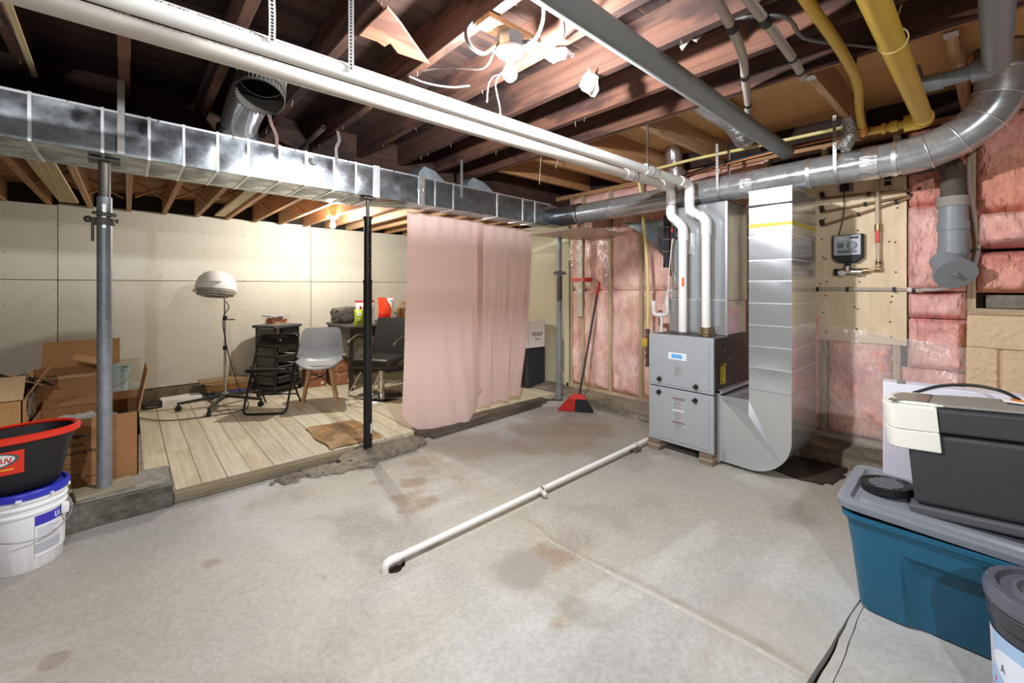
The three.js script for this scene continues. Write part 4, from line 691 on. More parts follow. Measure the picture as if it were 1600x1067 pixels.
// supply plenum on the furnace
{
  const t = thing('supply_plenum', 'tall galvanized plenum box standing on the furnace', 'duct', [3.64, .974, 1.47]);
  const dk = std({ color: 0xb9a9a8, map: T.galv, metalness: .92, roughness: .42, bumpMap: T.galvBump, bumpScale: .006 });
  mesh('lower_box', bb(0, .42, 0, .28, .01, .5), M.returnPaint, t); mesh('upper_box', bb(.012, .42, .285, 1.09, .0, .48), M.returnPaint, t);
  mesh('corner_angle', [bb(-.006, .012, 0, 1.09, -.006, .012), bb(-.004, .02, .275, .292, -.005, .5)], M.galvSeam, t);
  mesh('top_panel', bb(.01, .42, 1.09, 1.098, 0, .48), M.galv, t);
  mesh('foil_patch', bb(-.004, .004, .68, .86, .29, .37), M.foil, t); mesh('foil_patch', bb(-.004, .004, .3, .52, .40, .47), M.foil, t);
}
{
  const t = thing('return_duct', 'tall pale return air duct with curved boot right of the furnace', 'duct', [3.42, 0, .95]);
  const Dp = .58, w = .275;
  const P = M.returnPaint, ys = [.62, .78, .935, 1.09, 1.25, 1.41, 1.56, 1.73, 2.065];
  for (let i = 0; i < ys.length - 1; i++) {
    const rings = [], S = 5; const amp = rr(.001, .004);
    for (let s = 0; s <= S; s++) { const y = ys[i] + .001 + (ys[i + 1] - ys[i] - .002) * s / S, q = 1 - Math.pow(2 * s / S - 1, 2), R = []; const N = 5, c = [[0, 0, 0, 1], [0, w, 1, 0], [Dp, w, 0, -1], [Dp, 0, -1, 0]]; for (let k = 0; k < 4; k++) { const [x0, z0] = c[k], [x1, z1] = c[(k + 1) % 4]; for (let m = 0; m < N; m++) { const f = m / N, e = amp * q * (1 - Math.pow(2 * f - 1, 2)); const nx = [-1, 0, 1, 0][k], nz = [0, 1, 0, -1][k]; R.push(V3(x0 + (x1 - x0) * f + nx * e, y, z0 + (z1 - z0) * f + nz * e)); } } rings.push(R); }
    const p = mesh('duct_section', loft(rings, i === 0, true, .3), P, t);
    mesh('seam', [bb(-.003, .002, ys[i + 1] - .004, ys[i + 1] + .004, -.002, w + .002), bb(0, Dp, ys[i + 1] - .004, ys[i + 1] + .004, -.003, .001)], M.galvSeam, p);
  }
  // curved boot: profile in (v, y), extruded along u
  const pr = []; for (let k = 0; k <= 12; k++) { const a = Math.PI + k / 12 * Math.PI / 2; pr.push([.27 + .27 * Math.cos(a), .30 + .275 * Math.sin(a)]); }
  pr.push([.495, .03], [.495, .53], [w, .535], [w, .619], [0, .619]);
  const g = poly(pr, Dp, {}); g.rotateY(Math.PI / 2); // (x=v -> -z)
  mesh('boot', metric(toCreasedNormals(g, .5), 'y'), P, t);
  const A = V3(-.001, .525, .485), B = V3(-.001, .532, w), C = V3(-.001, .12, .07), Q = V3(-.022, .43, .27), br = new THREE.BufferGeometry().setFromPoints([A, B, Q, B, C, Q, C, A, Q]); br.setAttribute('uv', new THREE.Float32BufferAttribute(new Float32Array(18), 2)); br.computeVertexNormals(); mesh('boot_crease', br, std({ color: 0xe4e9ec, map: T.fine, metalness: .72, roughness: .25, side: THREE.DoubleSide }), t);
  mesh('boot_flange', [bb(-.02, .0, .02, .57, .475, .50), bb(-.02, Dp, .55, .572, .46, .50)], M.galvSeam, t);
  mesh('yellow_tape', [bb(-.004, 0, 1.80, 1.825, 0, w), bb(0, Dp, 1.80, 1.822, -.004, 0)], plain(0xd8c02e, .5), t);
  mesh('top_fold', at(bb(-.03, .3, 0, .006, 0, .28), .0, 1.96, .0, 0, 0, .28), M.galv, t);
}
// galvanized offset sheet, soffit board, condensate trap, gas valve and wires left of the plenum
tag(mesh('sheet_metal_offset', [at(poly([[-.5, 0], [0, -.02], [0, -.42], [-.26, -.15]], .012), 4.1, 2.075, 2.25, 0, -Math.PI / 2, 0)], M.galv), 'sloping galvanized sheet panel between the plenum and the pink wall', 'sheet metal');
tag(mesh('soffit_board', at(bb(0, .75, 0, .012, 0, .8), 3.45, 1.965, 2.80), std({ color: 0xd8c0b0, map: T.fine, roughness: .4 })), 'thin pale board lying under the duct corner above the broom', 'board');
{
  const t = thing('black_offset_pipe', 'black segmented flat pipe hanging left of the white vents', 'pipe', [3.98, 1.6, 2.18]);
  for (let k = 0; k < 4; k++) mesh('segment', bb(-.02, .02, .12 * k, .12 * k + .113, -.03, .03, { r: .006 }), M.charcoal, t);
  mesh('bands', [0, 1, 2, 3].map(k => bb(-.023, .023, .12 * k + .113, .12 * k + .12, -.032, .032)), M.strap, t);
  mesh('end_cap', sweep([V3(0, -.04, .0), V3(0, .0, 0)], .035, 12), M.black, t);
}
{
  const t = thing('condensate_trap', 'small white plastic trap with elbows left of the furnace', 'trap', [3.95, 1.09, 2.16]);
  mesh('trap_pipe', pipe([V3(0, .2, 0), V3(0, 0, 0), V3(0, 0, .145), V3(0, .135, .145)], .019, .035), M.pvc, t);
  mesh('collars', [rod(V3(0, .09, 0), V3(0, .13, 0), .024, 12), rod(V3(0, .09, .145), V3(0, .14, .145), .024, 12), rod(V3(0, 0, .05), V3(0, 0, .09), .024, 12)], M.pvc, t);
  mesh('drain', rod(V3(0, -.3, .06), V3(0, 0, .06), .014, 10), M.pvc, t);
  mesh('elbow', pipe([V3(0, .18, 0), V3(0, .24, 0), V3(-.02, .24, -.09)], .021, .03), M.pvcBeige, t);
}
{
  const t = thing('gas_shutoff', 'brown iron gas stub with yellow shutoff at the left of the furnace', 'valve', [3.95, .56, 2.373]);
  mesh('stub', rod(V3(0, 0, 0), V3(0, .37, 0), .016, 12), plain(0x6a5646, .6, .4), t);
  for (const y of [.0, .08, .16, .27, .34]) mesh('coupling', rod(V3(0, y, 0), V3(0, y + .04, 0), .024, 8), plain(0x6a5646, .6, .4), t);
  mesh('handle', bb(-.03, -.02, .2, .29, -.01, .05, { r: .004 }), M.yellow, t);
  mesh('elbow', rod(V3(0, .01, 0), V3(.2, .01, .0), .014, 10), plain(0x6a5646, .6, .4), t);
}
{
  const t = thing('thermostat_relay', 'small black relay box with red dot beside the white vents', 'relay', [3.64, 1.80, 1.88]);
  mesh('case', bb(-.05, -.005, 0, .11, -.0, .05, { r: .005 }), M.black, t); mesh('red_button', bb(-.054, -.05, .05, .085, .03, .045), plain(0xc22a4a, .4), t);
  mesh('whip', sweep(smooth([V3(-.03, 0, .03), V3(-.03, -.1, .05), V3(-.03, -.35, .045), V3(-.03, -.43, .04), V3(-.01, -.44, -.03)], 24), .006, 8), plain(0x8a7a70, .5, .3), t);
  mesh('white_cord', sweep(smooth([V3(-.03, 0, .045), V3(-.04, -.3, .07), V3(-.05, -.6, .075), V3(-.03, -.66, .075)], 20), .004, 6), M.wire, t);
}
// ================================================================ POSTS
{
  const t = thing('steel_post', 'galvanized adjustable steel post on the grey curb at the left', 'post', [-.105, .158, 3.545]);
  mesh('base_plate', at(bb(-.13, .13, 0, .022, -.085, .085, { r: .004 }), 0, 0, 0, 0, .15, 0), std({ color: 0xb8b09e, map: T.boards, roughness: .8 }), t);
  mesh('outer_tube', rod(V3(0, .02, 0), V3(0, 1.42, 0), .0345, 24), M.steelPost, t);
  const th = []; for (let k = 0; k < 26; k++) th.push(rod(V3(0, 1.42 + k * .0125, 0), V3(0, 1.42 + k * .0125 + .0085, 0), .0352, 22)); mesh('screw_thread', [rod(V3(0, 1.41, 0), V3(0, 1.745, 0), .033, 22), ...th], std({ color: 0x8f959a, metalness: .6, roughness: .5 }), t);
  mesh('inner_tube', rod(V3(0, 1.7, 0), V3(0, 1.962, 0), .0275, 22), M.darkSteel, t);
  const nut = mesh('collar_nut', [at(lathe2([[.034, -.022], [.05, -.02], [.054, 0], [.05, .02], [.034, .022]], 22), 0, 1.60, 0), at(lathe2([[.034, -.01], [.06, -.008], [.06, .006], [.034, .012]], 22), .004, 1.645, 0, .12, 0, -.1)], std({ color: 0x6a6862, metalness: .5, roughness: .6 }), t);
  mesh('pin', [rod(V3(-.075, 1.607, -.02), V3(.06, 1.607, .0), .012, 10), rod(V3(-.05, 1.6, -.02), V3(-.05, 1.48, -.022), .007, 8), at(new THREE.SphereGeometry(.02, 10, 8), -.07, 1.607, -.02)], M.darkSteel, nut);
  mesh('slot_bolt', bb(-.008, .008, 1.56, 1.70, -.0375, -.034), M.strap, t);
  mesh('head_plate', bb(-.07, .07, 1.955, 1.966, -.07, .07), M.darkSteel, t);
}
{
  const t = thing('black_post', 'black telescoping steel post on a small plate beside the floor mat', 'post', [1.462, .05, 3.42]);
  mesh('base_plate', at(bb(-.1, .09, 0, .01, -.06, .06), 0, 0, 0, 0, -.25, 0), plain(0x5a4c42, .8, .3), t);
  mesh('outer_tube', rod(V3(0, .01, 0), V3(0, 1.37, 0), .0345, 24), std({ color: 0x2c2d2d, map: T.fine, metalness: .5, roughness: .42 }), t);
  mesh('collar', rod(V3(0, 1.355, 0), V3(0, 1.375, 0), .0375, 24), M.black, t);
  mesh('inner_tube', rod(V3(0, 1.37, 0), V3(0, 1.885, 0), .030, 24), std({ color: 0x3a3a39, map: T.fine, metalness: .5, roughness: .4 }), t);
  mesh('top_collar', rod(V3(0, 1.875, 0), V3(0, 1.89, 0), .038, 20), M.black, t);
  mesh('screw_rod', rod(V3(0, 1.88, 0), V3(0, 2.04, 0), .014, 12), M.darkSteel, t);
  mesh('holes', [1.45, 1.55, 1.65, 1.78].map(y => rod(V3(-.0, y, -.024), V3(-.0, y, -.0312), .006, 8)), M.brass, t);
  mesh('sticker', bb(.008, .024, .13, .21, -.0352, -.032), plain(0xb8b8bc, .5), t);
  mesh('head_plate', bb(-.05, .05, 2.032, 2.041, -.05, .05), M.darkSteel, t);
}
{
  const t = thing('corner_post', 'slim galvanized steel post in the corner beside the broom', 'post', [3.9, .0, 3.53]);
  mesh('lower_tube', rod(V3(0, 0, 0), V3(0, 1.2, 0), .034, 22), M.steelPost, t); mesh('thread', rod(V3(0, 1.2, 0), V3(0, 1.5, 0), .0335, 22), M.darkSteel, t);
  mesh('upper_tube', rod(V3(0, 1.5, 0), V3(0, 1.963, 0), .028, 22), M.steelPost, t);
  mesh('collar_nut', at(lathe2([[.03, -.02], [.07, -.014], [.08, .005], [.06, .025], [.03, .03]], 20), 0, 1.53, 0), M.steelPost, t); mesh('handle', rod(V3(.04, 1.52, 0), V3(.12, 1.53, 0), .009, 8), M.darkSteel, t);
}

// ================================================================ CURTAIN, BROOM, CORNER THINGS
{
  const t = thing('pink_curtain', 'long pale pink sheet hung as a curtain from the trunk duct', 'curtain');
  const cloth = phy({ color: 0xffdfd6, map: T.cloth, roughness: .95, side: THREE.DoubleSide, transmission: .38, thickness: 0 });
  // two widths of cloth: the left one hangs as a broad belly with a swag, the right one gathers in folds
  const panel = (u0, u1, s0, botFn, fold) => sheet((s, q) => { const S = s0 + s, top = 2.065 - .018 * (u0 + (u1 - u0) * s - 1.9), bot = botFn(s), y = top + (bot - top) * q; const k = fold(s, q); return V3(u0 + (u1 - u0) * s + k[0], y, 3.62 + k[1]); }, 90, 70);
  const left = panel(1.92, 2.80, 0, s => .045 + .26 * Math.pow(Math.max(0, (s - .62) / .38), 1.5) + .16 * Math.pow(Math.max(0, (.16 - s) / .16), 2), (s, q) => [(-.10 * q * q * (1 - s) * .5) + .05 * q * q * Math.sin(s * 3.1), -.16 * q * q * Math.sin(Math.PI * Math.min(1, s * 1.05)) + .014 * Math.sin(s * 13 + 1 + q) * q + .010 * Math.sin(s * 31 - 2 * q) * (1 - q * .5) + .02 * (fbm(s * .9, q * .9, 4, 3, 301) - .5)]);
  mesh('drape', left, cloth, t);
  const right = panel(2.70, 3.55, .5, s => .085 + .05 * s + .012 * Math.sin(s * 40), (s, q) => [-.22 * q * q * s * s, .045 + .035 * q * Math.sin(s * 17 + .5) + .02 * Math.sin(s * 35 + 2 * q) * (.3 + .7 * q) + .012 * q * Math.sin(s * 71)]);
  mesh('drape', right, cloth, t);
}
{
  const t = thing('broom', 'black handled broom with red head leaning on the pink wall', 'broom', [3.70, 0, 3.08]);
  const a = V3(0.02, .15, 0), b = V3(.47, 1.42, .06);
  mesh('handle', rod(a, b.clone().lerp(a, .1), .0125, 12), plain(0x231c1c, .4), t);
  mesh('grip', rod(b.clone().lerp(a, .11), b, .0155, 12), M.red, t);
  const dir = new THREE.Vector3(.55, 0, .83).normalize(), nrm = new THREE.Vector3(-dir.z, 0, dir.x);   // head lies along dir
  const box = (rows) => loft(rows.map(([y, l0, l1, w, o]) => [[l0, -w], [l1, -w], [l1, w], [l0, w]].map(([l, k]) => new THREE.Vector3().addScaledVector(dir, l).addScaledVector(nrm, k + o).setY(y))), true, true, .4);
  mesh('head_cap', box([[.19, -.05, .05, .022, 0], [.15, -.09, .08, .028, 0], [.14, -.10, .09, .03, 0]]), M.red, t);
  mesh('red_bristles', box([[.14, -.10, -.02, .03, 0], [.005, -.22, -.03, .04, .0]]), std({ color: 0xc8281e, roughness: .8, map: T.fine, bumpMap: T.wood, bumpScale: .006 }), t);
  mesh('black_bristles', box([[.14, -.02, .09, .03, 0], [.005, -.03, .17, .04, 0]]), std({ color: 0x26262a, roughness: .9, map: T.fine, bumpMap: T.wood, bumpScale: .006 }), t);
}
{
  const t = thing('black_suitcase', 'black case standing behind the corner post', 'case', [3.83, .06, 4.02]);
  mesh('shell', bb(0, .34, 0, .52, 0, .24, { r: .03, s: 2 }), M.charcoal, t); mesh('rib', [.06, .12, .18].map(v => bb(-.006, .0, .04, .48, v - .004, v + .004)), M.black, t);
}
{
  const t = thing('white_carton', 'white printed carton standing on the black case', 'carton', [3.80, .585, 3.99], -.06);
  mesh('carton', bb(0, .3, 0, .34, 0, .2, { r: .003 }), M.white, t);
  const tx = canvas(256, 256, (c, w, h) => { c.fillStyle = '#eceae6'; c.fillRect(0, 0, w, h); c.fillStyle = '#1d1d1f'; c.font = 'bold 66px sans-serif'; c.fillText('YDAY', 60, 150); c.font = 'bold 26px sans-serif'; c.fillText('CTION', 110, 190); });
  const g = new THREE.PlaneGeometry(.3, .3); g.translate(.15, .17, .001); mesh('print', g, std({ map: tx, roughness: .6 }), t);
}
tag(mesh('floor_cable', sweep(smooth([V3(3.75, .012, 3.9), V3(3.78, .012, 3.6), V3(3.95, .012, 3.42), V3(3.82, .012, 3.3), V3(3.95, .012, 3.1)], 30), .006, 6), M.black), 'black cable on the floor behind the broom', 'cable');

// ================================================================ SALON CORNER ON THE PLANK FLOOR
{ // hood hair dryer
  const t = thing('hair_dryer_stand', 'white hooded salon hair dryer on a wheeled stand', 'hair dryer', [.80, PLAT, 5.66]);
  mesh('pole', rod(V3(0, .12, 0), V3(0, .72, 0), .014, 14), std({ color: 0xbab4a4, metalness: .5, roughness: .4 }), t);
  mesh('upper_pole', rod(V3(0, .7, 0), V3(-.005, 1.21, 0), .010, 14), M.chrome, t);
  mesh('clamp', [rod(V3(0, .62, 0), V3(0, .66, 0), .022, 12), rod(V3(0, .94, 0), V3(0, .99, 0), .02, 12), rod(V3(0, .95, 0), V3(.09, .945, -.02), .006, 8)], M.black, t);
  for (let k = 0; k < 5; k++) { const a = -2.05 + k * 1.2566, c = Math.cos(a), s = Math.sin(a); const leg = mesh('base_leg', loft([[[-.02, .0], [.02, 0], [.02, .03], [-.02, .03]], [[-.014, -.0], [.014, 0], [.014, .022], [-.014, .022]]].map((q, i) => q.map(([w, y]) => V3(c * (.02 + .40 * i) - s * w, .10 - .03 * i + y, s * (.02 + .40 * i) + c * w)))), plain(0x3a362e, .5), t); mesh('caster', [rod(V3(c * .41 - s * .012, .03, s * .41 + c * .012), V3(c * .41 + s * .012, .03, s * .41 - c * .012), .03, 14), rod(V3(c * .41, .03, s * .41), V3(c * .41, .075, s * .41), .01, 8)], M.black, leg); }
  mesh('hub', rod(V3(0, .085, 0), V3(0, .15, 0), .032, 14), plain(0xa8a292, .5), t);
  const hood = new THREE.Group();
  const dome = lathe2([[.0, .21], [.06, .205], [.12, .18], [.165, .13], [.188, .06], [.192, .02], [.19, .0], [.18, .0], [.178, .05], [.15, .12], [.1, .165], [0, .185]], 36);
  const M4 = new THREE.Matrix4().makeRotationZ(-.10).premultiply(new THREE.Matrix4().makeRotationX(-.12)).setPosition(-.085, 1.275, 0);
  mesh('hood', dome.applyMatrix4(M4), std({ color: 0xe9e7dd, roughness: .3 }), t);
  mesh('vent_ring', lathe2([[.178, .0], [.188, -.012], [.172, -.05], [.12, -.075], [.11, -.06]], 36).applyMatrix4(M4), std({ color: 0xb2aea0, roughness: .5 }), t);
  const vs = []; for (let k = 0; k < 36; k++) { const a = k / 36 * 6.283; for (const [r, y] of [[.178, -.028], [.158, -.055]]) { const s = new THREE.SphereGeometry(.006, 6, 4); s.translate(Math.cos(a) * (r + .004), y - .002, Math.sin(a) * (r + .004)); vs.push(s.applyMatrix4(M4)); } }
  mesh('vent_holes', vs, M.black, t).userData.kind = 'stuff';
  mesh('clear_visor', new THREE.CylinderGeometry(.196, .185, .12, 36, 1, true, -1.9, 3.8).translate(0, -.055, 0).applyMatrix4(M4), phy({ color: 0xffffff, transmission: 1, thickness: 0, roughness: .05, side: THREE.DoubleSide }), t);
  mesh('hinge', [at(new THREE.SphereGeometry(.022, 12, 8), .105, 1.255, .05), at(new THREE.SphereGeometry(.02, 12, 8), -.275, 1.27, -.05)], std({ color: 0xcfccc2, roughness: .4 }), t);
  mesh('control_mark', bb(-.15, -.06, 1.36, 1.368, -.193, -.183), plain(0x6f6c66, .5), t);
  mesh('power_cord', sweep(smooth([V3(0.01, 1.15, -.01), V3(.03, 1.08, -.02), V3(-.02, .98, -.02), V3(.01, .66, -.02), V3(.08, .35, -.03), V3(.13, .15, -.06), V3(.2, .03, -.1), V3(.1, .01, -.35), V3(-.5, .01, -.3), V3(-.75, .012, .05)], 60), .005, 6), M.black, t);
}
{ // folding chair
  const t = thing('folding_chair', 'black metal folding chair with padded seat and back', 'chair', [1.04, PLAT, 4.98], -.616);
  const m = plain(0x1e1f1c, .35, .3), w = .21, r = .011;
  // local: front toward +z
  const L = (x, y, z) => new THREE.Vector3(x, y, z);
  mesh('front_frame', sweep(roundPath([L(-w, .35, -.17), L(-w, .012, 0), L(w, .012, 0), L(w, .35, -.17)], .06), r, 10), m, t);
  mesh('back_frame', sweep(roundPath([L(-w, .34, -.165), L(-w + .005, .78, -.375), L(w - .005, .78, -.375), L(w, .34, -.165)], .075), r, 10), m, t);
  for (const s of [-1, 1]) mesh('rear_leg', sweep([L(s * (w - .028), .47, -.10), L(s * (w - .024), .012, -.47)], r * .9, 10), m, t);
  mesh('rear_bar', rod(L(-w + .024, .12, -.385), L(w - .024, .12, -.385), .007, 8), m, t);
  const seat = new RoundedBoxGeometry(.375, .045, .36, 4, .02); seat.rotateX(-.17); seat.translate(0, .425, -.16); mesh('seat', seat, std({ color: 0x2b2c29, roughness: .5, map: T.fine }), t);
  mesh('seat_rim', sweep(roundPath([L(-.185, .385, -.33), L(-.185, .447, .015), L(.185, .447, .015), L(.185, .385, -.33)], .05), .009, 8), m, t);
  mesh('backrest', sheet((s, q) => L((s - .5) * .40, .67 + .12 * q, -.325 - .06 * q - .02 * Math.sin(s * Math.PI)), 12, 4, .02), std({ color: 0x232422, roughness: .4 }), t);
  mesh('rivet', at(new THREE.SphereGeometry(.009, 8, 6), .02, .72, .335), M.strap, t);
}
{ // grey shell chair
  const t = thing('shell_chair', 'light grey plastic shell chair on splayed wooden legs', 'chair', [1.60, PLAT, 5.02], -.375);
  const shell = std({ color: 0x8f9599, roughness: .4 });
  const prof = [[.24, .43], [.215, .452], [.12, .437], [0, .428], [-.12, .44], [-.18, .475], [-.215, .54], [-.235, .65], [-.255, .76], [-.272, .835]];
  const cv = new THREE.CatmullRomCurve3(prof.map(([z, y]) => new THREE.Vector3(0, y, z)));
  const g = sheet((s, q) => { const p = cv.getPoint(q), x = (s - .5) * 2, wd = q < .5 ? .205 + .03 * Math.sin(q * 6.28) : .262 - .075 * (q - .5) * 2; const e = Math.pow(Math.abs(x), 2.6); const cr = q > .92 ? (q - .92) / .08 : q < .06 ? (.06 - q) / .06 : 0; const lift = q < .55 ? .075 * e * (1 - .3 * cr) : .05 * e * (1.4 - q), fwd = q > .4 ? .09 * e * Math.min(1, (q - .4) * 4) * (1.25 - q) : 0; return new THREE.Vector3(x * wd * (1 - .12 * cr * Math.abs(x)), p.y + lift - (q > .9 ? .02 * e * (q - .9) * 10 : 0), p.z + fwd); }, 26, 44, .009);
  mesh('shell', g, shell, t);
  const cu = new RoundedBoxGeometry(.34, .035, .34, 3, .017); cu.translate(0, .452, .03); mesh('seat_pad', cu, std({ color: 0x979da0, roughness: .7 }), t);
  const wd = wood(0xe2b888);
  for (const [x, z] of [[-.17, .20], [.17, .20], [-.17, -.19], [.17, -.19]]) mesh('leg', sweep([new THREE.Vector3(x * .62, .41, z * .6), new THREE.Vector3(x * 1.05, .0, z * 1.05)], q => .0165 - .006 * q, 12), wd, t);
  const b = []; for (const [a, c] of [[[-.13, .25, .15], [.11, .36, -.1]], [[.13, .25, .15], [-.11, .36, -.1]], [[-.13, .25, -.14], [.11, .36, .12]], [[.13, .25, -.14], [-.11, .36, .12]], [[-.12, .36, .13], [.12, .36, .13]]]) mesh('brace', rod(new THREE.Vector3(...a), new THREE.Vector3(...c), .004, 6), M.black, t);
  mesh('under_plate', new THREE.BoxGeometry(.24, .02, .24).translate(0, .413, .0), M.black, t);
}
{ // salon trolley
  const t = thing('salon_trolley', 'black rolling trolley with sliding trays against the drywall', 'trolley', [1.42, PLAT, 6.08], .50);
  const pl = std({ color: 0x2b2d2c, roughness: .5, map: T.fine });
  const B = (x0, x1, y0, y1, z0, z1, r = .006) => { const g = new RoundedBoxGeometry(x1 - x0, y1 - y0, z1 - z0, 1, Math.min(r, (x1 - x0) / 2.1, (y1 - y0) / 2.1)); g.translate((x0 + x1) / 2, (y0 + y1) / 2, (z0 + z1) / 2); return g; };
  mesh('top', B(-.21, .21, .80, .835, -.19, .19, .012), plain(0x4c504d, .45), t);
  for (const [x, z] of [[-.185, -.16], [.16, -.16], [-.185, .135], [.16, .135]]) mesh('column', B(x, x + .028, .07, .8, z, z + .028), pl, t);
  for (const s of [-.185, .173]) mesh('side_panel', [...Array(6)].map((_, k) => B(s, s + .012, .10 + k * .118, .205 + k * .118, -.14, .14)), plain(0x5c605a, .5), t);
  for (let k = 0; k < 5; k++) { const y = .12 + k * .13; const tr = mesh('tray', [B(-.15, .15, y, y + .012, -.15, .175), B(-.15, .15, y, y + .075, .165, .178), B(-.15, -.14, y, y + .06, -.15, .17), B(.14, .15, y, y + .06, -.15, .17)], pl, t); mesh('tray_lip', B(-.155, .155, y + .072, y + .082, .16, .187), plain(0x5a5d5a, .4), tr); }
  mesh('base', B(-.22, .22, .05, .085, -.2, .2, .012), pl, t);
  for (const [x, z] of [[-.19, -.17], [.19, -.17], [-.19, .17], [.19, .17]]) mesh('caster', [new THREE.CylinderGeometry(.025, .025, .025, 14).rotateZ(Math.PI / 2).translate(x, .025, z), new THREE.BoxGeometry(.02, .03, .02).translate(x, .045, z)], M.black, t);
  mesh('tray_goods', B(-.10, -.02, .395, .42, .0, .16), M.white, t);
}
{
  const t = thing('snack_tub', 'clear plastic tub of orange snacks on the black trolley', 'food tub', [1.40, PLAT + .836, 6.06], .4);
  mesh('tub', loft([ring(rrect(.24, .17, .03), 0), ring(rrect(.27, .2, .035), .105)], true, false), phy({ color: 0xffffff, transmission: .95, thickness: 0, roughness: .06, side: THREE.DoubleSide }), t);
  mesh('lid', [loft([ring(rrect(.285, .21, .035), .105), ring(rrect(.285, .21, .035), .117)])], plain(0xaeb2b8, .3), t);
  const sn = []; for (let k = 0; k < 70; k++) { const s = new THREE.IcosahedronGeometry(rr(.014, .022), 0); s.scale(1, .8, 1.2); s.translate((k % 2 ? -.065 : .065) + rr(-.04, .04), .018 + rr(0, .068), rr(-.055, .055)); sn.push(s); }
  mesh('snacks', sn, std({ color: 0xd8722e, roughness: .8 }), t).userData.kind = 'stuff';
}
{ // desk
  const t = thing('vanity_desk', 'dark grey desk with an end panel behind the salon chair', 'desk', [2.07, PLAT, 5.40]);
  const d = std({ color: 0x3f3c37, map: T.wood, roughness: .5 });
  mesh('desk_top', bb(0, 1.25, .785, .815, 0, .85, { r: .005 }), std({ color: 0x5c5850, map: T.wood, roughness: .45 }), t);
  for (const [u, v] of [[.015, .02], [.015, .78]]) mesh('leg', bb(u, u + .045, 0, .785, v, v + .045, { r: .004 }), d, t);
  mesh('apron', bb(.06, .5, .67, .783, .03, .05), d, t); mesh('side_rail', bb(.02, .055, .70, .783, .06, .78), d, t);
  mesh('end_panel', bb(.50, 1.24, .16, .783, .01, .045, { r: .004 }), std({ color: 0x37342f, map: T.fine, roughness: .6 }), t);
  mesh('back_leg', bb(1.19, 1.235, 0, .785, .78, .825), d, t); mesh('front_leg', bb(1.19, 1.235, 0, .16, .015, .06), d, t);
}
